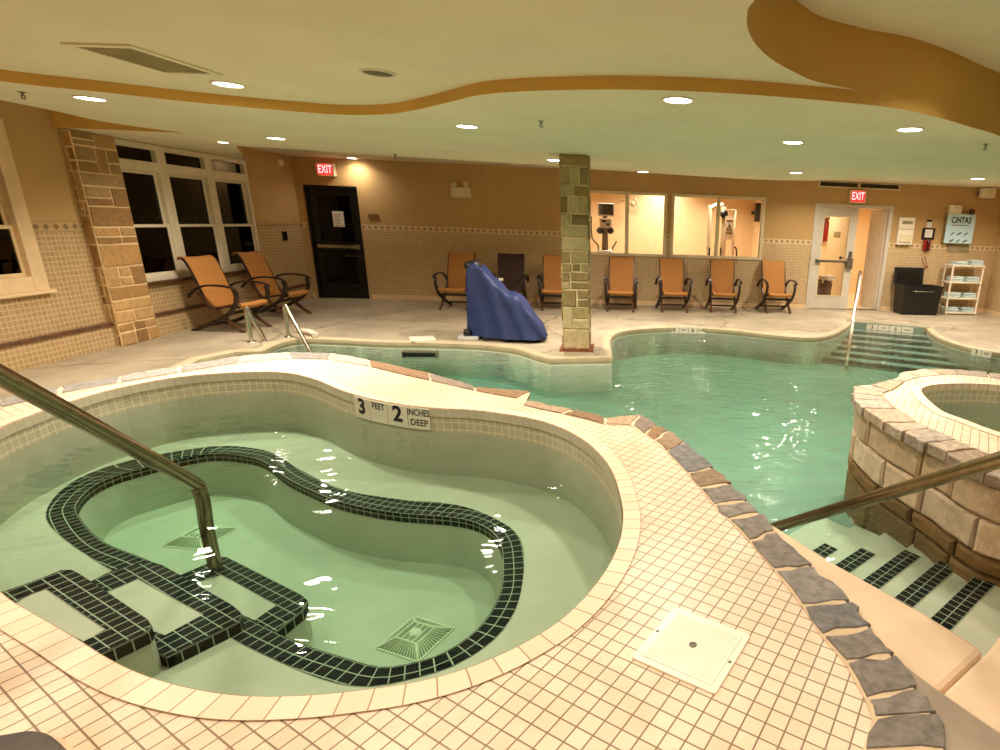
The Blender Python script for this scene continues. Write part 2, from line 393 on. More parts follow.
# ================================================================ plan curves traced on their own levels
RIM = smooth_curve([xy(x, y, ZD) for x, y in [(0, 428), (30, 416), (60, 405), (120, 388), (190, 376), (270, 372), (310, 378), (345, 392), (385, 402), (430, 408), (480, 411), (540, 421), (580, 438), (608, 465), (621, 500), (622, 530), (612, 560), (590, 592), (560, 621), (520, 646), (470, 668), (420, 682), (370, 690), (310, 696), (250, 697), (200, 691), (150, 678), (110, 660), (70, 635), (30, 612), (0, 592)]]+[(-2.45, 2.1), (-2.9, 2.5), (-3.22, 2.9)], True, 4)
if area2(RIM) < 0: RIM = RIM[::-1]
S_IN = [(0, 408), (60, 394), (120, 383), (180, 373), (240, 363), (290, 359), (330, 360), (370, 367), (430, 381), (475, 391), (518, 399), (522, 405), (563, 414), (605, 425), (632, 426), (645, 435), (654, 441), (666, 452), (688, 474), (700, 489), (714, 506), (728, 520), (749, 542), (774, 571), (802, 607), (821, 637), (844, 663), (865, 701), (872, 719), (862, 752)]
S_OUT = [(0, 401), (60, 388), (120, 377), (180, 367), (240, 357), (290, 353), (330, 354), (370, 361), (430, 374), (475, 388), (530, 393), (526, 402), (572, 411), (605, 419), (640, 416), (656, 427), (668, 432), (684, 443), (711, 469), (728, 485), (745, 502), (758, 514), (774, 533), (809, 567), (846, 603), (868, 628), (890, 656), (914, 690), (930, 715), (944, 752)]
SIN = [xy(x, y, ZD) for x, y in S_IN]; SOUT = [xy(x, y, ZD) for x, y in S_OUT]
FARL = [(-3.95, 3.3), (-4.0, 2.4), (-4.3, 1.2), (-4.6, -2.4)]
POOLFAR = smooth_curve([xy(x, y, 0) for x, y in [(262, 350), (280, 342), (303, 338), (340, 339), (380, 341), (430, 342), (480, 344), (515, 348), (535, 354)]], False, 4)
POOLFAR += [xy(549, 358, 0), xy(612, 357, 0)]
POOLFAR += smooth_curve([xy(x, y, 0) for x, y in [(610, 346), (610, 338), (618, 332), (635, 329), (665, 327), (700, 327.5), (735, 330), (780, 335), (815, 337), (835, 333), (846, 327), (852, 322)]], False, 3)
POOLFAR += smooth_curve([xy(x, y, 0) for x, y in [(925, 326), (935, 335), (952, 342), (975, 348), (1005, 353)]]+[(6.6, 7.2), (7.1, 5.8), (7.0, 4.0), (6.6, 2.6), (5.6, 1.9), (4.2, 1.8)], False, 3)
POOLFAR = [(-4.6, 6.2), (-4.75, 6.9), (-4.6, 7.25)]+POOLFAR

# ---------------------------------------------------------------- lower concrete floor
fl_outer = [(XL-.1, YF)]+[(-4.65, YF), (-4.3, 1.2), (-4.0, 2.4), (-3.95, 3.3), (-4.2, 5.4)]+POOLFAR+[(4.2, YF), (XR+.1, YF), (XR+.1, YB+.1), (XL-.1, YB+.1)]
mb = MB(); mb.poly(fl_outer, 0); struct(mb, 'floor', M_floor, 'stamped tan concrete pool deck running around the pool to the walls', 'floor')
# pool basin: bottom and sides
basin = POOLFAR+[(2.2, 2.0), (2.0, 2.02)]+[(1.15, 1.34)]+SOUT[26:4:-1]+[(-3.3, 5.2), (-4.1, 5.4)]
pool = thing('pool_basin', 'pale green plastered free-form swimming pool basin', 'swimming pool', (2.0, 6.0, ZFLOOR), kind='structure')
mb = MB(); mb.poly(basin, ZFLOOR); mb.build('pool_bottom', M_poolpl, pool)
mb = MB(); mb.wall(basin, ZFLOOR, -.02, True, flip=area2(basin) > 0); mb.build('pool_side', plain('pool plaster lightened for scatter', srgb(216, 222, 196), .6, var=.08, scale=2.5), pool)  # scattered light put into the colour: sides painted paler than the bottom plaster
# rounded pale lip along the far pool edge
mb = MB(); prof = [(0, -.09), (.012, -.05), (.012, -.012), (-.008, .005), (-.05, .007), (-.10, .003)]
PF = POOLFAR; rings = []
for d, z in prof: rings.append([(p[0], p[1], z) for p in offset_curve(PF, (d if area2(basin) < 0 else -d), False)])
mb.grid(rings, smooth=False)
struct(mb, 'trim_1', plain('pool lip concrete', srgb(186, 166, 134), .6, var=.1, scale=5, bmp=.2), 'rounded pale concrete lip along the far edge of the pool', 'pool edge')
# water
mb = MB(); mb.poly(basin, ZW); mb.poly(basin, ZFLOOR-.03, flip=True); mb.wall(basin, ZFLOOR-.03, ZW, True, flip=area2(basin) < 0)
tag(mb.build('pool_water', M_water, merge=True), 'rippled green water filling the swimming pool', 'water', kind='stuff')

# ---------------------------------------------------------------- walls
def wallgrid(mb, plane, pos, a0, a1, z0, z1, holes, th):
    As = sorted({a0, a1}|{h[0] for h in holes}|{h[1] for h in holes}); Zs = sorted({z0, z1}|{h[2] for h in holes}|{h[3] for h in holes})
    for i in range(len(As)-1):
        for k in range(len(Zs)-1):
            ca, cz = (As[i]+As[i+1])/2, (Zs[k]+Zs[k+1])/2
            if any(h[0] < ca < h[1] and h[2] < cz < h[3] for h in holes): continue
            if plane == 'y': mb.box(As[i], As[i+1], pos, pos+th, Zs[k], Zs[k+1])
            else: mb.box(pos, pos+th, As[i], As[i+1], Zs[k], Zs[k+1])
W3, W4 = (-.56, 1.06, 1.0, 2.26), (1.15, 3.09, 1.0, 2.26)
D1, D2 = (-5.90, -4.93, 0, 2.14), (4.2, 5.80, 0, 2.14)
W1, W2 = (7.88, 10.68, .70, 2.42), (4.1, 6.76, .76, 2.42)
mb = MB(); wallgrid(mb, 'y', YB, XL-.15, XR+.15, -.05, 3.3, [W3, W4, D1, D2], .15)
struct(mb, 'wall_back', M_wall_b, 'tan painted back wall with small square tile below a diamond border', 'wall')
mb = MB(); wallgrid(mb, 'x', XL-.15, YF, YB+.15, -.05, 3.3, [W1, W2], .15)
struct(mb, 'wall_left', M_wall_s, 'tan left wall with windows above square mosaic tile', 'wall')
mb = MB(); wallgrid(mb, 'x', XR, YF, YB+.15, -.05, 3.3, [], .15)
struct(mb, 'wall_right', M_wall_r, 'beige right wall with tile wainscot beside the towel shelf', 'wall')
mb = MB(); mb.box(XL-.15, XR+.15, YF-.15, YF, -.05, 3.3)
struct(mb, 'wall_front', M_wall_b, 'tan wall on the near side of the pool room', 'wall')
# baseboards, ledge
mb = MB(); mb.box(XL+.002, D1[0]-.06, YB-.02, YB, 0, .09); mb.box(D1[1]+.06, D2[0]-.06, YB-.02, YB, 0, .09); mb.box(D2[1]+.06, XR, YB-.02, YB, 0, .09)
struct(mb, 'baseboard_back', M_case, 'low tan tile baseboard along the back wall', 'baseboard')
mb = MB(); mb.box(XL, XL+.035, YF, 7.40, 0, .07); mb.box(XL, XL+.035, 8.02, YB-.03, 0, .07)
struct(mb, 'baseboard_left', M_case, 'low tan baseboard under the left wall ledge', 'baseboard')
mb = MB(); mb.box(XR-.02, XR, YF, YB-.03, 0, .09); struct(mb, 'baseboard_right', M_case, 'low tan baseboard along the right wall', 'baseboard')
mb = MB()
for y0, y1 in ((YF, 7.40), (8.01, 9.35), (10.7, 12.05)):
    mb.box(XL, XL+.07, y0, y1, .265, .295)
struct(mb, 'trim_2', plain('brown ledge stone', srgb(96, 62, 36), .5, var=.3, scale=20), 'narrow dark brown ledge along the left wall near the floor', 'ledge')
mb = MB(); wallgrid(mb, 'x', XL, YF, YB, 0.001, .262, [(7.40, 8.02, .001, .262)], .045)
struct(mb, 'wall_left_plinth', M_wall_s, 'tiled plinth under the dark ledge on the left wall', 'wall plinth')

# ---------------------------------------------------------------- ceiling
c1 = [(-9, 80), (40, 86), (100, 92), (200, 103), (300, 112), (350, 115), (390, 114), (420, 109), (450, 102), (480, 95), (520, 91.5), (570, 90), (620, 89.5), (680, 91), (740, 94), (800, 98.5), (860, 104)]
CURVE1 = smooth_curve([xy(x, y, ZC1) for x, y in c1], False, 5)
c3 = [(860, 95), (818, 82), (800, 75), (775, 61.5), (758, 47), (749, 32), (747, 18), (753, 2)]
CURVE3 = smooth_curve([CURVE1[-1]]+[xy(x, y, ZC2) for x, y in c3[1:]]+[(.62, 2.25), (.85, 1.6), (1.6, .9), (3.0, .5), (4.5, .4)], False, 5)
CURVE1R = smooth_curve([CURVE1[-1]]+[xy(x, y, ZC1) for x, y in [(900, 109), (940, 118), (970, 127), (1005, 138)]]+[(5.0, 6.3), (6.6, 6.2)], False, 4)
LEFTC1 = [(-4.35, 4.3), (-4.45, 2.5), (-4.4, YF)]
EDGE_A = smooth_curve([xy(x, y, ZC1) for x, y in [(-30, 96), (0, 100), (60, 112), (100, 121), (150, 128.5), (186, 133)]], False, 3)+[(XL, 7.36)]
EDGE_B = [(XL, 10.7)]+smooth_curve([xy(x, y, ZC1) for x, y in [(236, 146), (262, 147.5), (300, 149.5), (350, 153.5), (450, 159.5), (555, 166), (650, 173), (720, 177.5), (770, 180), (815, 180.5), (845, 179), (862, 178), (890, 180.5), (940, 182), (990, 183), (1040, 184)]]+[(7.2, 7.8), (XR+.1, 7.2)], False, 4)
EDGE_A = [(-5.3, YF), (-5.2, 2.5)]+EDGE_A
main_hole = LEFTC1[::-1]+CURVE1+CURVE1R[1:]+[(6.9, 4.0), (6.9, YF)]
mb = MB(); mb.poly(main_hole+[(XR+.1, YF)]+EDGE_B[::-1]+EDGE_A[::-1], ZC1, flip=True)
mb.poly([(XL-.1, YF), (XR+.1, YF), (XR+.1, YB+.1), (XL-.1, YB+.1)], ZCP+.60, flip=True)
mb.poly([(XL-.1, 9.9), (XL-.1, YB+.1), (XR+.1, YB+.1), (XR+.1, 6.9)]+EDGE_B[::-1][1:-1]+[(XL-.1, 10.7)], ZCP, flip=True)
mb.poly([(XL-.1, YF), (EDGE_A[0][0], YF)]+EDGE_A[1:-1]+[(XL-.1, 7.36)], ZCP, flip=True)
l2 = LEFTC1[::-1]+CURVE1+CURVE3[1:]+[(4.8, YF)]
mb.poly(l2, ZC2, flip=True)
mb.poly([(.0, YF), (XR, YF), (XR, 7.5), (.0, 7.5)], ZC3, flip=True)
struct(mb, 'ceiling', M_ceil, 'cream painted ceiling stepped in curved levels over the pools', 'ceiling')
mb = MB(); mb.wall(LEFTC1[::-1]+CURVE1, ZC1, ZC2)
struct(mb, 'trim_3', M_fascia, 'shallow mustard fascia curving across the ceiling step', 'ceiling fascia')
mb = MB(); mb.wall(CURVE1R+[(6.9, 4.0), (6.9, YF)], ZC1, ZC3); mb.wall(CURVE3+[(4.8, YF)], ZC2, ZC3)
struct(mb, 'trim_4', M_fascia, 'deep mustard fascia around the raised ceiling recess', 'ceiling fascia')
mb = MB(); mb.wall(EDGE_A, ZC1, ZCP); mb.wall(EDGE_B, ZC1, ZCP)
struct(mb, 'trim_5', M_fascia, 'curved outer edge of the lowered ceiling facing the walls', 'ceiling fascia')

# ---------------------------------------------------------------- windows
def window(name, label, plane, pos, a0, a1, z0, z1, bays, transom, sash, fm, sill=True, glass=M_dglass, out=.02, mull=.11, depth=.10, csg=.07):
    if plane == 'x': P = lambda a, d, z: (pos+d, a, z)
    else: P = lambda a, d, z: (a, pos-d, z)
    root = thing(name, label, 'window', P((a0+a1)/2, 0, z0), kind='structure')
    def pbox(mb, u0, u1, d0, d1, w0, w1):
        p, q = P(u0, d0, w0), P(u1, d1, w1); mb.box(min(p[0], q[0]), max(p[0], q[0]), min(p[1], q[1]), max(p[1], q[1]), w0, w1)
    f = MB()
    pbox(f, a0-.002, a0+csg, -depth, out, z0, z1); pbox(f, a1-csg, a1+.002, -depth, out, z0, z1)
    pbox(f, a0+csg, a1-csg, -depth, out, z1-csg, z1); pbox(f, a0+csg, a1-csg, -depth, out, z0, z0+csg)
    w = (a1-a0)/bays
    for k in range(1, bays): pbox(f, a0+w*k-mull/2, a0+w*k+mull/2, -depth, out, z0+csg, z1-csg)
    if transom: pbox(f, a0+csg, a1-csg, -depth, out-.004, transom[0], transom[1])
    f.build('window_frame', fm, root, bevel=.006)
    for k in range(bays):
        u0 = a0+w*k+(csg if k == 0 else mull/2); u1 = a0+w*(k+1)-(csg if k == bays-1 else mull/2)
        if sash:
            zm = sash
            for zz0, zz1, dd in ((z0+csg, zm+.02, -.03), (zm-.02, (transom[0] if transom else z1-csg), -.065)):
                g = MB(); s_ = .038
                pbox(g, u0, u0+s_, dd, dd+.03, zz0, zz1); pbox(g, u1-s_, u1, dd, dd+.03, zz0, zz1)
                pbox(g, u0+s_, u1-s_, dd, dd+.03, zz1-s_, zz1); pbox(g, u0+s_, u1-s_, dd, dd+.03, zz0, zz0+s_)
                so = g.build('sash', fm, root, bevel=.004)
                p = MB(); pbox(p, u0+s_, u1-s_, dd+.012, dd+.018, zz0+s_, zz1-s_); p.build('pane', glass, so)
            if transom: p = MB(); pbox(p, u0, u1, -.05, -.044, transom[1], z1-csg); p.build('pane', glass, root)
        else:
            p = MB(); pbox(p, u0, u1, -.05, -.044, z0+csg, z1-csg); p.build('pane', glass, root)
    if sill:
        s_ = MB(); pbox(s_, a0-.05, a1+.05, -.01, .07, z0-.035, z0); s_.build('window_sill', fm if sill == 1 else M_woodb, root, bevel=.006)
    return root
window('window_1', 'large dark triple window with white double-hung sashes on the left wall', 'x', XL, *W1, 3, (2.08, 2.20), 1.40, M_white, sill=2, mull=.16)
window('window_2', 'dark window with tan casing at the left edge of the picture', 'x', XL, *W2, 3, (2.08, 2.20), 1.40, M_case, csg=.15, out=.045)
window('window_3', 'lit interior window with an exercise machine behind, beside the stone column', 'y', YB, *W3, 2, None, None, M_cream, sill=0, glass=M_glass, csg=.055, mull=.075, out=.025)
window('window_4', 'lit interior window with gym equipment and white notice behind, right of the other', 'y', YB, *W4, 2, None, None, M_cream, sill=0, glass=M_glass, csg=.06, mull=.06, out=.025)

# night outside the left windows: dark ground and a hedge beyond the glass
mb = MB(); mb.box(-14, XL-.2, 2, 16, -.3, -.25); struct(mb, 'ground', plain('night ground', srgb(40, 36, 30), .9), 'dark ground outside beyond the left windows', 'ground')

# ---------------------------------------------------------------- doors
d1 = thing('door_1', 'dark exit door with glass panels, steel push bar and paper notice', 'door', (-5.415, YB, 0), kind='structure')
mb = MB(); a, b = D1[0], D1[1]
mb.box(a, a+.045, YB-.01, YB+.14, 0, 2.14); mb.box(b-.045, b, YB-.01, YB+.14, 0, 2.14); mb.box(a+.045, b-.045, YB-.01, YB+.14, 2.095, 2.14); mb.build('door_frame', M_dark, d1, bevel=.004)
mb = MB(); x0, x1 = a+.05, b-.05
mb.box(x0, x0+.12, YB+.03, YB+.075, .01, 2.09); mb.box(x1-.12, x1, YB+.03, YB+.075, .01, 2.09)
for z0, z1 in ((.01, .28), (.94, 1.10), (1.97, 2.09)): mb.box(x0+.12, x1-.12, YB+.03, YB+.075, z0, z1)
lf = mb.build('door_leaf', M_dark, d1, bevel=.004)
mb = MB(); mb.box(x0+.12, x1-.12, YB+.048, YB+.056, .28, .94); mb.box(x0+.12, x1-.12, YB+.048, YB+.056, 1.10, 1.97); mb.build('glass_panel', M_dglass, lf)
mb = MB(); mb.rbox(x0+.06, x1-.02, YB-.035, YB+.005, .985, 1.045, .012); mb.box(x1-.09, x1-.02, YB+.005, YB+.03, .97, 1.06); mb.box(x0+.06, x0+.12, YB+.005, YB+.03, .98, 1.05); mb.build('push_bar', M_steel, d1, bevel=.004)
mb = MB(); mb.box(-5.30, -5.23, YB+.02, YB+.03, .82, .845); mb.box(-5.27, -5.0, YB+.02, YB+.03, .83, .84); mb.build('lower_rail', M_grey, d1)
mb = MB(); p, q = aty(332, 211, YB+.03), aty(345, 227, YB+.03); mb.box(p[0], q[0], YB+.024, YB+.028, q[2], p[2]); pn = mb.build('paper_notice', M_paper, d1)
mb = MB()
for k in range(7): mb.box(p[0]+.03, q[0]-.03-.02*(k % 3), YB+.0232, YB+.024, p[2]-.05-.035*k-.012, p[2]-.05-.035*k)
mb.build('print', M_vent, pn)

d2 = thing('door_2', 'pale grey double door, glazed left leaf shut and right leaf standing open', 'door', (5.0, YB, 0), kind='structure')
a, b = D2[0], D2[1]; mb = MB()
mb.box(a-.05, a+.03, YB-.02, YB+.15, 0, 2.19); mb.box(b-.03, b+.05, YB-.02, YB+.15, 0, 2.19); mb.box(a+.03, b-.03, YB-.02, YB+.15, 2.12, 2.19); mb.build('door_frame', M_door, d2, bevel=.005)
x0, x1 = a+.035, 5.10; mb = MB(); g0, g1, h0, h1 = 4.38, 4.93, .30, 1.93
mb.box(x0, g0, YB, YB+.045, .01, 2.115); mb.box(g1, x1, YB, YB+.045, .01, 2.115); mb.box(g0, g1, YB, YB+.045, .01, h0); mb.box(g0, g1, YB, YB+.045, h1, 2.115)
lf = mb.build('door_leaf', M_door, d2, bevel=.004)
mb = MB(); mb.box(g0, g1, YB+.02, YB+.026, h0, h1); mb.build('glass_panel', M_glass, lf)
mb = MB(); w_ = .025
mb.box(g0-w_, g0, YB-.008, YB, h0-w_, h1+w_); mb.box(g1, g1+w_, YB-.008, YB, h0-w_, h1+w_); mb.box(g0, g1, YB-.008, YB, h0-w_, h0); mb.box(g0, g1, YB-.008, YB, h1, h1+w_); mb.build('glazing_bead', M_cream, lf)
mb = MB(); mb.rbox(4.27, 4.98, YB-.06, YB-.025, 1.0, 1.05, .012); mb.box(4.27, 4.33, YB-.025, YB, .99, 1.06); pb = mb.build('push_bar', M_grey, d2, bevel=.004)
mb = MB(); mb.box(4.96, 5.08, YB-.07, YB, .88, 1.10); mb.rbox(4.99, 5.06, YB-.035, YB, 1.12, 1.24, .02); mb.build('lock_box', M_grey, d2, bevel=.01)
Mh = Matrix.Translation((b-.035, YB+.06, 0)) @ Matrix.Rotation(math.radians(-84), 4, 'Z'); mb = MB(); mb.box(-.64, 0, -.02, .02, .01, 2.115, M=Mh @ Matrix.Rotation(0, 4, 'Z')); mb.build('open_leaf', M_door, d2, bevel=.003)
mb = MB(); mb.box(5.12, 5.77, YB-.03, YB+.14, 0, .012); mb.build('threshold', M_grey, d2)

# corridor behind the double door
mb = MB(); mb.box(3.65, 3.7, YB+.15, 15.6, 0, 2.75); mb.box(7.2, 7.25, YB+.15, 15.6, 0, 2.75); mb.box(3.65, 7.25, 15.6, 15.65, 0, 2.75)
struct(mb, 'wall_corridor', M_gym, 'cream corridor walls seen through the double door', 'wall')
mb = MB(); mb.box(3.65, 7.25, YB+.15, 15.65, 2.75, 2.8); struct(mb, 'ceiling_corridor', M_gym, 'cream ceiling of the corridor behind the double door', 'ceiling')
mb = MB(); mb.box(3.65, 7.25, YB+.15, 15.65, -.05, .0); struct(mb, 'floor_corridor', plain('corridor floor', srgb(226, 206, 172), .4), 'pale corridor floor behind the double door', 'floor')
d3 = thing('door_3', 'cream corridor door with round knob seen through the glazed leaf', 'door', (5.32, 14.2, 0), kind='structure')
mb = MB(); mb.box(5.32, 5.37, 13.1, 14.4, 0, 2.15); mb.build('door_leaf', M_cream, d3, bevel=.004)
mb = MB(); mb.lathe([(.012, 0), (.012, .04), (.035, .05), (.04, .07), (.025, .09), (0, .092)], 16, frame((5.32, 13.25, 1.05), (0, 0, 1), (0, 1, 0))); mb.build('door_knob', M_dark, d3)
bn = thing('waste_bin', 'brown waste bin with a white liner behind the glazed door leaf', 'bin', (4.95-.05, 13.25, 0))
bx, by = 4.86, 13.0; bn.location = (bx, by, 0); mb = MB(); mb.lathe([(.145, .0), (.15, .02), (.17, .62), (.178, .63), (.17, .64), (.155, .6), (.15, .05), (0, .05)], 24, Matrix.Translation((bx, by, .0))); mb.build('bin_body', M_brown, bn)
mb = MB(); R = []
for k, (r, z) in enumerate(((.16, .5), (.172, .645), (.195, .65), (.2, .6), (.19, .56))): R.append([(bx+(r+random.uniform(-.012, .016))*math.cos(2*PI*i/22), by+(r+random.uniform(-.012, .016))*math.sin(2*PI*i/22), z+random.uniform(-.02, .025)) for i in range(22)])
mb.grid(R, closed=True); mb.build('liner', M_plate, bn)
fx = thing('fire_extinguisher', 'red extinguisher hanging on the corridor wall behind the glazed leaf', 'fire extinguisher', (4.82, 15.58, 1.3))
mb = MB(); Mx = Matrix.Translation(aty(825.5, 232, 15.5)); fx.location = Mx.translation; mb.lathe([(.0, -.25), (.075, -.25), (.085, -.22), (.085, .2), (.06, .26), (.03, .28), (.03, .33), (0, .33)], 20, Mx); mb.build('cylinder', M_red, fx)
mb = MB(); mb.box(-.02, .1, -.02, .02, .33, .36, M=Mx); mb.tube([Mx @ Vector(p) for p in [(-.03, 0, .33), (-.12, -.02, .28), (-.13, -.02, .0), (-.1, -.02, -.16)]], .012); mb.build('nozzle', M_black, fx)
pl = MB(); p, q = atx(834, 231.5, 5.31), atx(839.5, 237.5, 5.31); pl.box(5.308, 5.32, min(p[1], q[1]), max(p[1], q[1]), q[2], p[2]); tag(pl.build('wall_plaque', M_vent), 'small tan plaque on the corridor door behind the glazed leaf', 'sign')

# gym behind the interior windows
mb = MB(); mb.box(-1.4, 3.6, 15.2, 15.25, 0, 2.75); mb.box(-1.45, -1.4, YB+.15, 15.25, 0, 2.75); mb.box(3.6, 3.65, YB+.15, 15.25, 0, 2.75)
struct(mb, 'wall_gym', M_gym, 'bright cream gym walls behind the interior windows', 'wall')
mb = MB(); mb.box(-1.4, 3.6, YB+.15, 15.25, 2.75, 2.8); struct(mb, 'ceiling_gym', M_gym, 'cream ceiling of the gym behind the interior windows', 'ceiling')
mb = MB(); mb.box(-1.4, 3.6, YB+.15, 15.25, -.05, 0); struct(mb, 'floor_gym', plain('gym floor', srgb(150, 120, 90), .6), 'floor of the gym behind the interior windows', 'floor')

# ================================================================ raised tile deck
deck_outer = SOUT+[(.86, .6), (.9, YF)]+FARL[::-1]
RIMO = offset_curve(RIM, .0762)
mb = MB(); mb.poly(deck_outer, ZD, [RIM])
struct(mb, 'deck', M_deck, 'raised deck of small square cream tiles around the kidney hot tub', 'tiled deck')
def tint_of(cols, v=.12):
    c = random.choice(cols); k = 1+random.uniform(-v, v); return tuple(min(1, q*k) for q in srgb(*c))
# rough stone wall under the deck, facing the pool
mb = MB(); wl = offset_curve(SOUT, .06, False); mb.wall(wl, ZFLOOR, ZD-.01, False)
mb.wall(FARL, 0, ZD, False); mb.face([(*SOUT[0], 0), (*FARL[0], 0), (*FARL[0], ZD), (*SOUT[0], ZD)])
struct(mb, 'wall_deck', plain('stone retaining wall', srgb(150, 128, 104), .85, var=.3, scale=5, bmp=.7, bscale=18), 'rough stone wall carrying the raised tile deck over the pool', 'retaining wall')
# flagstone edging: separate stones set in mortar between the tile and the pool
mb = MB()
for i in range(len(SIN)-1): mb.face([(*SOUT[i], ZD+.003), (*SIN[i], ZD+.003), (*SIN[i+1], ZD+.003), (*SOUT[i+1], ZD+.003)])
mort = mb.build('mortar_bed', M_mortar)
SL_DARK = [(164, 154, 146), (140, 134, 130), (178, 166, 154), (158, 146, 134)]; SL_TAN = [(196, 164, 130), (176, 144, 112), (206, 178, 146), (160, 120, 82), (150, 128, 110)]; SL_GREY = [(170, 160, 148), (190, 180, 166), (150, 142, 132)]
mb = MB()
def flag(mb, a, b, c, d, z, tint, over=.03, th=.05):     # a,b inner corners; c,d outer corners
    a, b, c, d = [np.array(p) for p in (a, b, c, d)]; ctr = (a+b+c+d)/4; g = .013
    def inn(p): q = ctr-p; return p+q/np.linalg.norm(q)*g
    oc = c+(c-b)/np.linalg.norm(c-b)*over*random.uniform(.5, 1.1); od = d+(d-a)/np.linalg.norm(d-a)*over*random.uniform(.5, 1.1)
    ring = []
    for p, q, n in ((inn(a), inn(b), 2), (inn(b), inn(oc), 3), (inn(oc), inn(od), 4), (inn(od), inn(a), 3)):
        for k in range(n):
            s_ = p+(q-p)*k/n; ring.append(s_+np.array([random.uniform(-.013, .013), random.uniform(-.013, .013)])*(0 if k == 0 else 1))
    if area2(ring) < 0: ring = ring[::-1]
    n = len(ring); v = [(*p, z-th) for p in ring]+[(*p, z+.001) for p in ring]+[(*(p+(ctr-p)*.035), z+.0055+random.uniform(-.001, .001)) for p in ring]
    f = [list(range(2*n, 3*n))]
    for k in range(n): f += [(k, (k+1) % n, n+(k+1) % n, n+k), (n+k, n+(k+1) % n, 2*n+(k+1) % n, 2*n+k)]
    mb.raw(v, f, tint=tint)
for i in range(len(SIN)-1):
    if i in (10,): continue
    cols = SL_GREY if i < 7 else SL_TAN if i < 17 else SL_TAN+SL_DARK if i < 21 else SL_DARK
    flag(mb, SIN[i], SIN[i+1], SOUT[i+1], SOUT[i], ZD+.003, tint_of(cols))
se = struct(mb, 'stone_coping', M_slate, 'grey and tan flagstone edging between the cream tile deck and the pool', 'stone edging')
mort.parent = se
mort.name = 'mortar_bed'
# dark flat stone at the near left corner
rk = thing('corner_stone', 'dark grey rounded stone set in the tile at the near left corner', 'stone', (*xy(30, 752, ZD), ZD))
ps = [xy(x, y, ZD) for x, y in [(-20, 739), (0, 737), (30, 733), (50, 735), (66, 742), (80, 756), (92, 790), (-25, 800)]]; mb = MB(); mb.prism(ps, ZD-.01, ZD+.006); mb.build('mortar_ring', M_mortar, rk)
ps = smooth_curve([xy(x, y, ZD) for x, y in [(-20, 745), (0, 743), (30, 738), (48, 740), (60, 747), (72, 760), (80, 790), (-15, 800)]], True, 4); mb = MB(); n = len(ps); cx_, cy_ = sum(p[0] for p in ps)/n, sum(p[1] for p in ps)/n
mb.grid([[(cx_+(p[0]-cx_)*k, cy_+(p[1]-cy_)*k, z) for p in ps] for k, z in ((1, ZD-.01), (1, ZD+.012), (.94, ZD+.024), (.8, ZD+.03))], closed=True); mb.face([(cx_+(p[0]-cx_)*.8, cy_+(p[1]-cy_)*.8, ZD+.03) for p in ps])
mb.build('stone_face', plain('dark slate', srgb(84, 74, 66), .7, var=.25, scale=14, bmp=.5), rk)
# skimmer lid
c = [at(x, y, ZD) for x, y in [(631.5, 659), (674.5, 607.5), (751, 636.5), (714.5, 697)]]; cc = np.mean([p[:2] for p in c], axis=0)
e1 = np.array(c[2][:2])-np.array(c[1][:2]); e1 = e1/np.linalg.norm(e1); L_ = .268
Mk = Matrix.Translation((cc[0], cc[1], ZD)) @ Matrix.Rotation(math.atan2(e1[1], e1[0]), 4, 'Z')
sk = thing('skimmer_cover', 'square white plastic skimmer lid with a finger hole in the tile deck', 'skimmer lid', (cc[0], cc[1], ZD))
h = L_/2; mb = MB(); mb.rbox(-h, h, -h, h, .0, .007, .012, Mk); mb.build('lid_frame', M_plate, sk, bevel=.002)
mb = MB(); g = .021; mb.rbox(-h+g, h-g, -h+g, h-g, .007, .0095, .006, Mk)
R_ = h-g-.008; n_ = 15
for k in range(-n_, n_+1):                                   # raised diamond tread
    for sgn in (1, -1):
        d = k*R_/n_*2
        pts = []
        for t in np.linspace(-R_, R_, 41):
            y_ = sgn*t+d
            if abs(y_) <= R_: pts.append((t, y_))
        if len(pts) > 2:
            (xa, ya), (xb, yb) = pts[0], pts[-1]; w_ = .0012*.7
            mb.raw([tuple(Mk @ Vector(p)) for p in [(xa-w_, ya+sgn*w_, .0094), (xa+w_, ya-sgn*w_, .0094), (xb+w_, yb-sgn*w_, .0094), (xb-w_, yb+sgn*w_, .0094), (xa, ya, .0108), (xb, yb, .0108)]], [(0, 4, 5, 3), (1, 2, 5, 4)])
mb.build('tread_plate', plain('lid tread', srgb(240, 228, 208), .4, var=.03), sk)
mb = MB(); mb.lathe([(.0, .0112), (.0095, .0112), (.0105, .0118), (.012, .0112), (.012, .009)], 20, Mk); mb.build('finger_hole', M_grey, sk)
for sx in (-1, 1): mb = MB(); mb.lathe([(0, .009), (.0045, .0088), (.0055, .007)], 12, Mk @ Matrix.Translation((sx*(h-.012), -.005 if sx > 0 else .0, 0))); mb.build('screw', M_grey, sk)

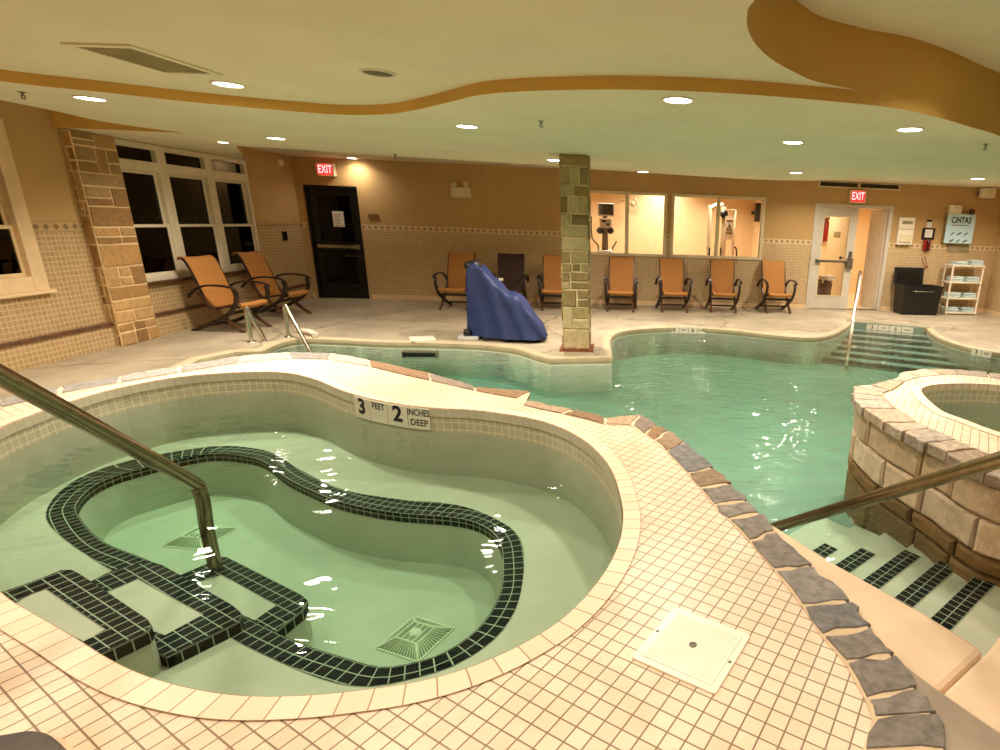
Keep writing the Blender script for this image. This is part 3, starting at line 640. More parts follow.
# ================================================================ kidney hot tub
ht = thing('hot_tub', 'kidney shaped sunken hot tub with cream tile rim and black mosaic bench edge', 'hot tub', (-1.6, 2.7, ZSF))
RIN = [(76, 512), (77, 503), (90, 489), (114, 477), (149, 467), (180, 459.5), (215, 454), (250, 457.5), (268, 464), (288, 479), (319, 494), (340, 502), (365, 508), (399, 513.5), (444, 517), (470, 521), (488, 529), (499, 540), (503, 556), (502, 589), (489, 617), (469, 638), (437, 657), (399, 667), (376, 668), (340, 658), (306, 647), (274, 633), (243, 617), (196, 589), (149, 562), (107, 545), (87, 529)]
ROUT = [(47, 520), (50, 504), (66, 487), (90, 473.5), (121, 463), (156, 455.5), (191, 449.5), (222, 446), (253, 448.5), (274, 454), (295, 467), (319, 480), (340, 489), (365, 495), (410, 501), (441, 503), (469, 508.5), (496, 519.5), (517, 534), (524, 554), (522, 586), (514, 613), (496, 638), (469, 658), (444, 670), (400, 682), (366, 687), (335, 683), (300, 671), (250, 648), (221, 632), (170, 604), (114, 572), (87, 555), (62, 537)]
rin = smooth_curve([xy(x, y, ZB) for x, y in RIN], True, 5); rout = smooth_curve([xy(x, y, ZB) for x, y in ROUT], True, 5)
if area2(rin) < 0: rin = rin[::-1]
if area2(rout) < 0: rout = rout[::-1]
# pair the two loops by arc length from the leftmost point
def resample(p, n):
    k0 = min(range(len(p)), key=lambda i: p[i][0]); p = p[k0:]+p[:k0]; S = arcs(p, True); out = []
    q = p+[p[0]]; j = 0
    for i in range(n):
        s = S[-1]*i/n
        while S[j+1] < s: j += 1
        t = (s-S[j])/(S[j+1]-S[j]+1e-9); out.append((q[j][0]+(q[j+1][0]-q[j][0])*t, q[j][1]+(q[j+1][1]-q[j][1])*t))
    return out
def nearest(p, Q):
    best = None
    for i in range(len(Q)):
        a, b = np.array(Q[i-1]), np.array(Q[i]); ab = b-a; t = np.clip(np.dot(np.array(p)-a, ab)/(ab@ab+1e-12), 0, 1); c = a+ab*t; d = np.linalg.norm(c-p)
        if best is None or d < best[0]: best = (d, tuple(c))
    return best[1]
rin = resample(rin, 150); routp = [nearest(p, rout) for p in rin]
mb = MB(); mb.strip(RIM, RIMO, ZD+.004, ZD+.004, True, .0762, flip=False); mb.wall(RIM, ZD-.055, ZD+.004, True, flip=True); mb.build('tile_coping', M_coping, ht)
mb = MB(); R2 = offset_curve(RIM, -.004); mb.wall(R2, ZD-.058, ZD-.004, True, flip=True); mb.build('bullnose_tile', M_lite, ht)
mb = MB(); R3 = offset_curve(RIM, .004); mb.wall(R3, ZD-.165, ZD-.055, True, flip=True); mb.build('tile_band', M_band, ht)
R4 = offset_curve(RIM, .004); mb = MB(); mb.wall(R4, ZB, ZD-.165, True, flip=True); mb.build('side_wall', M_plaster, ht)
mb = MB(); mb.poly(R4, ZB, [rin]); mb.build('bench', M_plaster, ht)
RW = [(p[0], p[1]) for p in offset_curve(rin, -.05)]
mb = MB(); mb.strip(rin, RW, ZB-.05, ZSF, True, flip=True); mb.build('footwell_wall', M_plaster, ht)
mb = MB(); mb.poly(rin, ZSF); mb.build('footwell_floor', M_plaster, ht)
mb = MB(); mb.strip(rin, routp, ZB+.004, ZB+.004, True, flip=False)
mb.wall(offset_curve(rin, -.004), ZB-.052, ZB+.004, True, flip=True); mb.build('bench_edge_mosaic', M_trim, ht)
# entry steps with black mosaic nosings
def step(z, outer, inner, front, zb):
    o_ = [xy(x, y, z) for x, y in outer]; i_ = [xy(x, y, z) for x, y in inner]
    s_ = MB(); s_.prism(o_, zb, z); so = s_.build('entry_step', M_plaster, ht)
    e = np.array(o_[front[1]])-np.array(o_[front[0]]); e = e/np.linalg.norm(e); f_ = np.array([-e[1], e[0]])
    n = MB(); n.poly(o_, z+.004, [i_]); k = len(n.f)
    for q in range(k): n.uv[q] = [(float(np.dot(n.v[i][:2], e)), float(np.dot(n.v[i][:2], f_))) for i in n.f[q]]
    big = [(p[0]+(p[0]-sum(a[0] for a in o_)/len(o_))*.012, p[1]+(p[1]-sum(a[1] for a in o_)/len(o_))*.012) for p in o_]
    S = 0
    for a in range(len(o_)):
        b = (a+1) % len(o_); L = math.dist(big[a], big[b]); n.face([(*big[a], z-.05), (*big[b], z-.05), (*big[b], z+.004), (*big[a], z+.004)], [(S, -.05), (S+L, -.05), (S+L, .004), (S, .004)]); S += L
    n.build('step_nosing', M_trim, so)
step(.16, [(-18, 604), (0, 594), (40, 580), (62, 571), (72, 571), (80, 575), (147, 620), (151, 626), (147, 632), (99, 655), (60, 640), (20, 622)], [(14, 604), (30, 595), (46, 589), (106, 630), (84, 642), (62, 632)], (4, 6), ZB)
step(.02, [(88, 584), (114, 571), (149, 562), (162, 566), (180, 576), (232, 606), (241, 614), (239, 622), (167, 657), (120, 640), (80, 615)], [(108, 592), (138, 579), (204, 615), (165, 636), (120, 620)], (4, 5), ZB)
step(-.13, [(172, 580), (211, 563), (218, 558), (227, 558), (300, 595), (307, 601), (303, 610), (276, 632), (250, 640), (200, 615)], [(196, 583), (222, 575), (277, 605), (255, 621), (225, 608)], (3, 4), ZSF)
# depth marker tiles under the rim
def on_curve(px, py, z):
    p = np.array(xy(px, py, ZD)); i = min(range(len(RIM)), key=lambda k: np.hypot(*(np.array(RIM[k])-p))); a, b = np.array(RIM[i-1]), np.array(RIM[(i+1) % len(RIM)])
    t = (b-a)/np.linalg.norm(b-a); return np.array(RIM[i]), t
i0 = min(range(len(RIM)), key=lambda k: math.dist(RIM[k], xy(357, 394.5, ZD))); i1 = min(range(len(RIM)), key=lambda k: math.dist(RIM[k], xy(425, 407, ZD)))
SR = arcs(RIM, True)
def along(s):
    s = s % SR[-1]
    for k in range(len(RIM)):
        if SR[k] <= s <= SR[k+1]:
            a, b = np.array(RIM[k]), np.array(RIM[(k+1) % len(RIM)]); t = (s-SR[k])/(SR[k+1]-SR[k]); return a+(b-a)*t
s0, s1 = SR[i0], SR[i1]; pitch = (s1-s0)/4
for k, lines in enumerate((('3',), ('FEET',), ('2',), ('INCHES', 'DEEP'))):
    a, b = along(s0+pitch*k), along(s0+pitch*(k+1)); t = (b-a)/np.linalg.norm(b-a); n_ = np.array([-t[1], t[0]]); L = np.linalg.norm(b-a)
    if n_ @ (np.array([-1.6, 2.7])-a) < 0: n_ = -n_
    if (t @ _r2[:2]) < 0: t = -t; a, b = b, a
    M_ = frame((*(a+n_*.006), ZD-.155), (*t, 0), (0, 0, 1)); mb = MB(); hh = .15
    sgn = 1 if np.dot(np.array(M_.col[2][:2]), n_) > 0 else -1
    mb.box(.002, L-.002, 0, hh, 0, .006*sgn, M_); dm = mb.build('depth_marker', plain('marker tile %d' % k, srgb(222, 214, 192), .35, var=.03), ht, bevel=.001)
    for q, s_ in enumerate(lines):
        if len(s_) == 1: size, yy, sx = .15, .085, 1.05
        elif s_ == 'FEET': size, yy, sx = .062, .115, .92
        else: size, yy, sx = .062, (.115, .045)[q], (.78, .95)[q]
        text(s_, size, M_ink, M_ @ Matrix.Translation((L/2, yy, .0068*sgn)), dm, 'lettering', sx*min(1, L/.15), None, .034 if len(s_) == 1 else .014)
# water jets and fittings
for px, py in ((597, 508), (128, 485)):
    pass
mb = MB(); mb.poly(offset_curve(RIM, -.001), ZSW); mb.poly(offset_curve(RIM, -.001), ZSF-.03, flip=True); mb.wall(offset_curve(RIM, -.001), ZSF-.03, ZSW, True)
tag(mb.build('hot_tub_water', M_spaw, merge=True), 'clear greenish water filling the kidney hot tub', 'water', kind='stuff')
# main drain covers on the footwell floor
def drain(corners, label):
    p = [np.array(xy(x, y, ZSF)) for x, y in corners]; ctr = sum(p)/4; e = p[1]-p[0]; sz = (np.linalg.norm(p[1]-p[0])+np.linalg.norm(p[2]-p[1]))/2/2; e = e/np.linalg.norm(e)
    M_ = Matrix.Translation((ctr[0], ctr[1], ZSF)) @ Matrix.Rotation(math.atan2(e[1], e[0]), 4, 'Z')
    r = thing('drain_cover', label, 'drain cover', (ctr[0], ctr[1], ZSF), group='drain covers in the hot tub')
    gm = MATS.get('drain grille') or plain('drain grille', srgb(120, 126, 96), .6)
    lm = MATS.get('drain rib') or plain('drain rib', srgb(206, 206, 176), .6)
    a, b, hh = sz, sz*.5, .035; mb = MB()
    mb.raw([tuple(M_ @ Vector(q)) for q in [(-a, -a, 0), (a, -a, 0), (a, a, 0), (-a, a, 0), (-b, -b, hh), (b, -b, hh), (b, b, hh), (-b, b, hh)]], [(4, 5, 6, 7), (0, 1, 5, 4), (1, 2, 6, 5), (2, 3, 7, 6), (3, 0, 4, 7)]); mb.build('sloping_grille', gm, r)
    mb = MB()
    for q in range(4):
        Mq = M_ @ Matrix.Rotation(q*PI/2, 4, 'Z'); tr = lambda *v: Mq @ Vector(v)
        mb.tube([tr(-a, -a, .003), tr(-b, -b, hh)], .006, 6); mb.tube([tr(-b, -b, hh), tr(b, -b, hh)], .005, 6); mb.tube([tr(-a, -a, .002), tr(a, -a, .002)], .005, 6)
        for s_ in range(-6, 7): mb.tube([tr(a*s_/7, -a, .003), tr(b*s_/7, -b, hh)], .0022, 5, False)
    for s_ in (-.5, 0, .5): mb.tube([M_ @ Vector((-b, b*s_, hh)), M_ @ Vector((b, b*s_, hh))], .004, 6)
    mb.build('rib', lm, r)
    mb = MB(); mb.lathe([(.0, hh+.006), (sz*.22, hh+.006), (sz*.24, hh)], 16, M_); mb.build('centre_boss', lm, r)
drain([(383, 645), (420, 614), (447, 635), (413, 663)], 'square drain cover at the near right of the hot tub footwell')
drain([(168, 543), (202, 524), (234, 532), (200, 551)], 'square drain cover under the handrail in the hot tub footwell')

# ================================================================ raised hot tub on the right
h2 = thing('stone_hot_tub', 'raised round hot tub with a rough stone wall standing in the pool', 'hot tub', (3.2, 3.5, ZFLOOR))
O2 = [xy(x, y, ZD) for x, y in [(1000, 478), (981, 470), (958, 459), (944, 450), (923, 440), (898, 428), (874, 414), (858, 400), (857, 392), (861, 386.5), (881, 386), (902, 378), (910, 372), (940, 370.5), (981, 373), (1003, 376.5)]]
O2full = O2+[(3.95, 4.5), (4.4, 4.1), (4.55, 3.6), (4.4, 2.9), (3.9, 2.35), (3.2, 2.08), (2.5, 2.15)]
I2 = [xy(x, y, ZD) for x, y in [(1003, 461), (987, 454), (952, 438), (920, 424), (893, 406), (884, 394), (900, 389.5), (905, 382), (927, 376.5), (955, 375), (985, 377.5), (1003, 380)]]
I2full = I2+[(3.85, 4.32), (4.23, 4.0), (4.37, 3.55), (4.22, 2.97), (3.78, 2.5), (3.2, 2.28), (2.62, 2.36)]
R2_ = smooth_curve([xy(x, y, ZD) for x, y in [(1003, 434), (985, 428), (967, 421), (944, 412.5), (930, 402), (922, 393), (923, 388.5), (936, 385), (968, 384), (1003, 386)]]+[(3.65, 4.18), (3.95, 3.85), (4.02, 3.4), (3.84, 2.95), (3.42, 2.66), (2.98, 2.66), (2.68, 2.88)], True, 5)
O2c = smooth_curve(O2full, True, 3); I2c = smooth_curve(I2full, True, 3)
for n_ in ('O2c', 'I2c', 'R2_'):
    if area2(globals()[n_]) < 0: globals()[n_] = globals()[n_][::-1]
mb = MB(); mb.poly(O2c, ZD-.006, [R2_]); mb.build('mortar_bed', M_mortar, h2)
mb = MB(); mb.poly(I2c, ZD+.002, [R2_]); mb.build('tile_deck', M_deck, h2)
mb = MB(); RO = offset_curve(R2_, .085); mb.strip(R2_, RO, ZD+.006, ZD+.006, True, .0762); mb.wall(R2_, ZD-.05, ZD+.006, True, flip=True); mb.build('tile_coping', M_coping, h2)
mb = MB(); mb.wall(R2_, ZD-.17, ZD-.05, True, flip=True); mb.build('tile_band', M_band, h2)
mb = MB(); mb.wall(R2_, -.3, ZD-.17, True, flip=True); mb.poly(R2_, -.3); mb.poly(R2_, .02, [offset_curve(R2_, -.22)]); mb.wall(offset_curve(R2_, -.22), -.3, .02, True, flip=True); mb.build('tub_shell', M_plaster, h2)
mb = MB(); mb.poly(offset_curve(R2_, -.001), ZSW); mb.poly(offset_curve(R2_, -.001), -.33, flip=True); mb.wall(offset_curve(R2_, -.001), -.33, ZSW, True)
mb.build('tub_water', M_spaw, h2, merge=True)
# stone wall: courses of big split stones over a mortar core
core = offset_curve(O2c, -.045); mb = MB(); mb.wall(core, ZFLOOR, ZD-.006, True); mb.build('wall_core', plain('dark mortar', srgb(150, 126, 98), .9, var=.2, scale=12, bmp=.5), h2)
mb = MB(); SC = arcs(core, True); Lc = SC[-1]
def on(s):
    s = s % Lc
    k = next(i for i in range(len(core)) if SC[i] <= s <= SC[i+1]); a, b = np.array(core[k]), np.array(core[(k+1) % len(core)]); t = (s-SC[k])/(SC[k+1]-SC[k]+1e-9); return a+(b-a)*t
def curved_stone(mb, s0, s1, z0, z1, dep, tint):
    n = 4; g = .009; lowr = []; top = []; s0 += g; s1 -= g; z0 += g*.8; z1 -= g*.8
    P = lambda s, d: (on(s), d)
    R = []
    for d, ins in ((0, 0), (dep*.6, 0), (dep, .018)):
        ring = []
        for k in range(n+1): ring.append((s0+ins+(s1-s0-2*ins)*k/n, z0+ins))
        for k in range(n+1): ring.append((s1-ins-(s1-s0-2*ins)*k/n, z1-ins))
        row = []
        for (s, z) in ring:
            p = on(s); q = on(s+.02); t = (q-p)/np.linalg.norm(q-p); nn = np.array([t[1], -t[0]]); r = random.uniform(-.006, .006) if d else 0
            row.append((*(p+nn*(d+r)), z+random.uniform(-.004, .004)))
        R.append(row)
    m = len(R[0]); v = [p for q in R for p in q]; f = [(2*m+k, 2*m+k+1, 2*m+m-2-k, 2*m+m-1-k) for k in range(n)]
    for i in range(2):
        for k in range(m): f.append((i*m+k, i*m+(k+1) % m, (i+1)*m+(k+1) % m, (i+1)*m+k))
    mb.raw(v, f, tint=tint)
ST2 = [(226, 196, 162), (212, 180, 146), (232, 206, 174), (202, 172, 138), (218, 192, 162)]
WET = [(124, 92, 46), (110, 84, 44), (140, 104, 56)]
for z0, z1, a, b, cols in ((ZFLOOR, -.55, .35, .6, ST2), (-.55, -.14, .3, .6, WET), (-.14, -.03, .22, .45, WET), (-.03, .18, .24, .62, ST2), (.18, ZD-.05, .28, .66, ST2)):
    s = random.uniform(0, .3); e = s+Lc
    while s < e-.12:
        w = min(random.uniform(a, b), e-s)
        if e-s-w < .15: w = e-s
        if z1 < -.2 or w < .4 or random.random() < .6: curved_stone(mb, s, s+w, z0, z1, .028+random.uniform(0, .014), tint_of(cols))
        else:
            zm = z0+(z1-z0)*random.uniform(.4, .6); curved_stone(mb, s, s+w, z0, zm, .03, tint_of(cols)); curved_stone(mb, s, s+w, zm, z1, .03+random.uniform(0, .012), tint_of(cols))
        s += w
mb.build('stone_facing', M_stone, h2)
mb = MB(); So = arcs(O2c, True); k = 0; s = 0
while s < len(O2c)-1:
    e = min(s+random.choice((2, 3, 3, 4)), len(O2c)); 
    flag(mb, nearest(O2c[s], I2c), nearest(O2c[e % len(O2c)], I2c), O2c[e % len(O2c)], O2c[s], ZD+.004, tint_of([(206, 178, 148), (188, 160, 132), (216, 192, 164), (196, 176, 156), (176, 156, 136)]), .05, .06); s = e
mb.build('stone_coping', M_slate, h2)
# thin sheet of water spilling from the lip
p = np.array(xy(856, 399, ZD)); mb = MB(); R = []
for k in range(9):
    t = k/8; R.append([(p[0]-.07-.09*t+.004*math.sin(7*q), p[1]+.03+(.10+.05*t)*(q-.5), ZD-.04-(ZD-.04-ZW)*t**1.6) for q in (0, .25, .5, .75, 1)])
mb.grid(R); sp = mb.build('spill_sheet', glassmat('falling water', (.985, 1, .99), 1.06), h2)

# ================================================================ pale concrete cheek and near steps into the pool
CT = [(764, 518), (786, 532), (836, 563), (876, 585), (926, 613), (964, 636), (985, 650)]
CB = [(940, 692), (914, 677), (890, 656), (868, 628), (846, 603), (809, 567), (774, 533)]
ZCH = ZD-.01
ch = [xy(x, y, ZCH) for x, y in CT+CB]
mb = MB(); mb.prism(ch, ZFLOOR, ZCH); struct(mb, 'step_cheek', M_beige, 'pale beige concrete curb beside the near steps into the pool', 'concrete curb', bevel=.02)
cr = np.array(xy(985, 650, ZCH)); d_ = np.array([.80, .60]); n_ = np.array([-.60, .80])
c2 = [xy(986, 650.5, ZCH), tuple(cr+d_*1.3), tuple(cr+d_*1.3-n_*.42), xy(1003, 735, ZCH), xy(972, 714, ZCH), xy(941, 692.5, ZCH)]
mb = MB(); mb.prism(c2, ZFLOOR, ZCH+.002); struct(mb, 'step_landing', M_beige, 'pale beige concrete edge at the top of the near pool steps', 'concrete curb', bevel=.02)
mb = MB(); mb.prism([xy(893, 655, ZD), xy(941, 691, ZD), xy(972, 713, ZD), xy(1003, 734, ZD), (1.7, .95), (4.2, 1.2), (4.2, YF), (.6, YF), (.6, .6), xy(944, 752, ZD), xy(914, 690, ZD)], .0, ZD-.006)
struct(mb, 'deck_concrete', plain('grey concrete', srgb(158, 140, 120), .75, var=.12, scale=6, bmp=.3, bscale=60), 'grey concrete deck beyond the flagstones at the near right corner', 'concrete deck')
NST = 6; ztop = [-.165-.047*k for k in range(6)]; offs = [0]+[.46+.225*k for k in range(5)]
for k in range(NST):
    z = ztop[k]; o0 = offs[k]; o1 = offs[k+1] if k < NST-1 else o0+.27; b0 = cr+n_*o0; ln = 1.75
    mb = MB(); w = [tuple(b0-d_*.5), tuple(b0+d_*ln), tuple(b0+d_*ln+n_*(o1-o0)), tuple(b0-d_*.5+n_*(o1-o0))]; mb.prism(w, ZFLOOR, z)
    st = struct(mb, 'pool_step', M_plaster, ('topmost', 'second', 'third', 'fourth', 'fifth', 'lowest')[k]+(' submerged near pool step with black nosing, counted from the deck' if k < 5 else ' submerged near pool step, plain'), 'step')
    if k <= 4:
        q = MB(); e0, e1 = .2, (1.95, 1.60, 1.55, 1.43, 1.36)[k]; f1 = o1-o0
        pts = [tuple(b0+d_*e0+n_*(f1-.105)), tuple(b0+d_*e1+n_*(f1-.105)), tuple(b0+d_*e1+n_*f1), tuple(b0+d_*e0+n_*f1)]
        q.face([(*p, z+.004) for p in pts], [(0, 0), (e1-e0, 0), (e1-e0, .102), (0, .102)])
        q.face([(*pts[2], z+.004), (*pts[2], z-.04), (*pts[3], z-.04), (*pts[3], z+.004)], [(0, 0), (0, .045), (e1-e0, .045), (e1-e0, 0)]); q.build('step_nosing', M_trim, st)

# far steps
fa = [at(852, 322, 0), at(925, 328, 0)]
A, B = np.array(fa[0][:2]), np.array(fa[1][:2]); u = (B-A)/np.linalg.norm(B-A); v = np.array([u[1], -u[0]])
if v[1] > 0: v = -v
FSA, FSU, FSV = A, u, v
mb = MB(); mb.prism([tuple(A-u*.1), tuple(B+u*.1), tuple(B+u*.1-v*.35), tuple(A-u*.1-v*.35)], -.4, .012); struct(mb, 'trim_6', plain('grey step curb', srgb(150, 140, 116), .7, var=.15, scale=8), 'grey concrete curb at the head of the far pool steps', 'pool edge')
mb = MB(); w1 = A+u*.03; w2 = B-u*.03; mb.prism([tuple(w1), tuple(w2), tuple(w2+v*.02), tuple(w1+v*.02)], -.4, -.0)
rs = struct(mb, 'step_riser', M_poolpl, 'pale tiled riser with depth numbers above the far pool steps', 'step riser')
for k in range(6):
    z = -.125-.05*k; f0 = .02+.29*k; f1 = f0+.29; fl = .12+.16*k
    p0, p1 = A-u*(.1+.1*k)+v*f0, B+u*fl+v*f0; q0, q1 = A-u*(.1+.1*k+.05)+v*f1, B+u*(fl+.1)+v*(f1+.05*k)
    mb = MB(); mb.prism([tuple(p0), tuple(p1), tuple(q1), tuple(q0)], ZFLOOR, z)
    st = struct(mb, 'pool_step', M_poolpl, ('first', 'second', 'third', 'fourth', 'fifth', 'lowest')[k]+' far pool step with a dark edge, counted from the deck', 'step')
    n_2 = (q1-q0)/np.linalg.norm(q1-q0); w2 = np.array([n_2[1], -n_2[0]]); w2 = w2 if w2[1] > 0 else -w2
    q = MB(); L = float(np.linalg.norm(q1-q0)); q.face([(*(q0+w2*.07), z+.003), (*q0, z+.003), (*q1, z+.003), (*(q1+w2*.07), z+.003)], [(0, .1), (0, 0), (L, 0), (L, .1)]); q.face([(*q0, z+.003), (*q0, z-.05), (*q1, z-.05), (*q1, z+.003)], [(0, .05), (0, 0), (L, 0), (L, .05)]); q.build('step_nosing', M_trim, st)

# depth markers on the far pool walls
def markers(p_first, p_last, words, zc, parent, size=.12, off=.02):
    a, b = np.array(p_first), np.array(p_last); t = (b-a)/np.linalg.norm(b-a); L = np.linalg.norm(b-a)/len(words)
    for k, s_ in enumerate(words):
        nrm = np.array([t[1], -t[0]]); o = a+t*L*k+nrm*off
        M_ = frame((*o, zc), (*t, 0), (0, 0, 1)); mb = MB(); mb.box(.006, L-.006, -size/2, size/2, 0, .006, M_); dm = mb.build('depth_marker', M_plate, parent)
        text(s_, size*(.9 if len(s_) == 1 else .36), M_ink, M_ @ Matrix.Translation((L/2, 0, .0066)), dm, 'lettering', 1 if len(s_) == 1 else .9)
markers(A+u*.27+v*.02, A+u*1.1+v*.02, ('3', 'FEET', '6', 'INCHES'), -.062, rs, .105, .002)

def wall_markers(px, py, words, label, zc=-.05):
    c = np.array(xy(px, py, 0)); i = min(range(len(POOLFAR)), key=lambda k: math.dist(POOLFAR[k], c)); a, b = np.array(POOLFAR[max(i-1, 0)]), np.array(POOLFAR[min(i+1, len(POOLFAR)-1)]); t = (b-a)/np.linalg.norm(b-a)
    if t @ _r2[:2] < 0: t = -t
    L = .155*len(words); ctr = np.array(POOLFAR[i]); g0 = thing('depth_marker_tiles', label, 'depth marker', (*ctr, zc))
    markers(ctr-t*L/2, ctr+t*L/2, words, zc, g0, .11, .022)
wall_markers(690, 328, ('3', 'FEET', '6', 'INCHES'), 'white depth number tiles on the far pool wall under the orange chairs')
wall_markers(985, 350, ('3', 'FEET'), 'white depth number tiles on the far pool wall behind the raised tub')

# ================================================================ stone column and pilaster
OLIVE = [(176, 152, 104), (158, 132, 84), (190, 168, 122), (144, 120, 74), (200, 178, 132), (168, 138, 92)]
TANST = [(196, 150, 92), (176, 134, 80), (208, 166, 110), (160, 118, 68), (188, 150, 100)]
def ashlar(mb, o, u, n, W, z0, z1, cols, dep=.02, lo=.09, hi=.30):
    z = z0; up = (0, 0, 1); g = .010
    while z < z1-.02:
        h = min(random.uniform(lo, hi), z1-z)
        if z1-z-h < .07: h = z1-z
        k = random.random()
        if k < .25: cuts = [0, W]
        elif k < .8: c = W*random.uniform(.3, .7); cuts = [0, c, W]
        else: c = W*random.uniform(.25, .4); cuts = [0, c, c+W*random.uniform(.25, .35), W]
        for a, b in zip(cuts[:-1], cuts[1:]):
            parts = [(z, z+h)] if h < .15 or random.random() < .65 else [(z, z+h*.45), (z+h*.45, z+h)]
            for p, q in parts: mb.stone(o, u, up, n, a+g, b-g, p+g, q-g, dep*random.uniform(.7, 1.3), tint_of(cols, .16), .005, .009)
        z += h
x0, x1, y0, y1 = -.67, -.32, 7.52, 7.87
cl = thing('stone_column', 'square stone column of irregular olive blocks at the pool edge', 'column', ((x0+x1)/2, (y0+y1)/2, 0), kind='structure')
mb = MB(); mb.box(x0+.015, x1-.015, y0+.015, y1-.015, 0, ZC1+.01); mb.build('mortar_core', plain('olive mortar', srgb(232, 212, 168), .9, var=.1, scale=20), cl)
mb = MB()
for o, u, n in (((x0, y0+.015, 0), (1, 0, 0), (0, -1, 0)), ((x1-.015, y0, 0), (0, 1, 0), (1, 0, 0)), ((x1, y1-.015, 0), (-1, 0, 0), (0, 1, 0)), ((x0+.015, y1, 0), (0, -1, 0), (-1, 0, 0))): ashlar(mb, o, u, n, x1-x0, .02, ZC1, OLIVE)
mb.build('stone_facing', M_stone, cl)
mb = MB(); mb.box(x0-.045, x1+.045, y0-.045, y1+.045, 0.0, .022); mb.build('base_plate', M_rust, cl)
pz = thing('stone_pilaster', 'tan stone pilaster on the left wall between the two dark windows', 'pilaster', (XL+.06, 7.70, 0), kind='structure')
mb = MB(); mb.box(XL, XL+.10, 7.41, 8.00, 0, 2.42); mb.build('mortar_core', plain('tan mortar', srgb(232, 202, 152), .9, var=.1, scale=20), pz)
mb = MB(); ashlar(mb, (XL+.10, 8.00, 0), (0, -1, 0), (1, 0, 0), .59, .0, 2.42, TANST, .012, .10, .30); ashlar(mb, (XL, 7.41, 0), (1, 0, 0), (0, -1, 0), .10, .0, 2.42, TANST, .010, .12, .34); ashlar(mb, (XL+.1, 8.00, 0), (-1, 0, 0), (0, 1, 0), .10, .0, 2.42, TANST, .010, .12, .34)
mb.build('stone_facing', M_stone, pz)

# ================================================================ sling chairs
def make_chair(name, label, fabric, group):
    t = thing(name, label, 'chair', group=group); W = .235
    def sling(prof, nm):
        R = []; th = .012
        P = [Vector((0, y, z)) for y, z in smooth_curve(prof, False, 5)]
        up = []; dn = []
        for i in range(len(P)):
            tt = (P[min(i+1, len(P)-1)]-P[max(i-1, 0)]).normalized(); nn = Vector((0, -tt.z, tt.y)); up.append(P[i]+nn*th/2); dn.append(P[i]-nn*th/2)
        loop = up+dn[::-1]; m = MB()
        sag = lambda s: -.018*(1-s*s)
        xs = [-W, -W*.6, -W*.2, W*.2, W*.6, W]
        m.grid([[(x, p.y, p.z+sag(x/W)*.6) for p in loop] for x in xs], closed=True, cap=True)
        return m.build(nm, fabric, t, local=True)
    sling([(-.37, .34), (-.395, .375), (-.36, .40), (-.25, .385), (-.1, .35), (.06, .32)], 'seat')
    sling([(.08, .33), (.125, .46), (.185, .66), (.24, .82), (.28, .92), (.325, .985), (.385, 1.0), (.43, .965)], 'backrest')
    for s in (-1, 1):
        m = MB(); m.bar([(s*.285, y, z) for y, z in smooth_curve([(-.36, .60), (-.385, .52), (-.35, .40), (-.24, .27), (.0, .14), (.22, .05), (.36, .0)], False, 4)], .046, .046); m.build('leg', M_wood, t, local=True, bevel=.006)
        m = MB(); m.bar([(s*.245, y, z) for y, z in smooth_curve([(.20, .54), (.10, .40), (-.04, .27), (-.20, .13), (-.38, .0)], False, 4)], .040, .044); m.build('leg', M_woodb, t, local=True, bevel=.006)
        m = MB(); m.bar([(s*.305, y, z) for y, z in smooth_curve([(-.40, .575), (-.37, .615), (-.25, .64), (-.05, .645), (.12, .61), (.26, .52), (.30, .47)], False, 4)], .052, .026); m.build('armrest', M_wood, t, local=True, bevel=.008)
        m = MB(); m.bar([(s*.243, y, z) for y, z in smooth_curve([(-.37, .35), (-.2, .355), (.05, .315), (.115, .42), (.19, .66), (.285, .91), (.34, .98)], False, 4)], .022, .028); m.build('side_rail', M_wood, t, local=True, bevel=.004)
    m = MB(); m.box(-.29, .29, -.27, -.235, .25, .29); m.build('stretcher', M_wood, t, local=True, bevel=.005); m = MB(); m.box(-.27, .27, .10, .13, .07, .10); m.build('stretcher', M_wood, t, local=True, bevel=.005)
    return t
GA, GB = 'sling chairs along the back wall', 'sling chairs by the left window'
proto = make_chair('sling_chair', 'orange sling chair with dark wooden arms beside the blue covered pool lift', M_sling, GA)
def chair(px, rz, label, group=GA, dark=False, pos=None, first=False):
    c = proto if first else copy_tree(proto); p = pos or at(px, 312, 0)
    c.location = (p[0], p[1] if pos else 11.42, 0); c.rotation_euler = (0, 0, math.radians(rz)); c['label'] = label; c['group'] = group
    if dark:
        for o in [x for x in bpy.data.objects if x.parent is c and x.name.split('.')[0] in ('seat', 'backrest')]:
            o.data = o.data.copy(); o.data.materials[0] = M_slingd
    return c
chair(0, -4, 'orange brown sling chair just left of the blue covered pool lift', pos=(-2.93, 11.25), first=True)
chair(0, 4, 'dark brown sling chair half hidden behind the blue covered pool lift', dark=True, pos=(-1.98, 11.35))
chair(0, 3, 'orange brown sling chair half hidden by the left side of the stone column', pos=(-1.13, 11.4))
chair(0, -2, 'orange brown sling chair just right of the stone column under the lit window', pos=(.14, 11.45))
chair(0, 3, 'orange brown sling chair under the gap between the two lit windows', pos=(1.17, 11.52))
chair(0, -3, 'orange brown sling chair under the middle of the right lit window', pos=(2.20, 11.6))
chair(0, 1, 'orange brown sling chair nearest the pale grey double door', pos=(3.33, 11.7))
chair(0, 80, 'orange brown sling chair by the left window, nearer the stone pilaster', GB, pos=(-5.47, 8.72))
chair(0, 83, 'orange brown sling chair by the left window, nearer the dark exit door', GB, pos=(-5.50, 9.95))

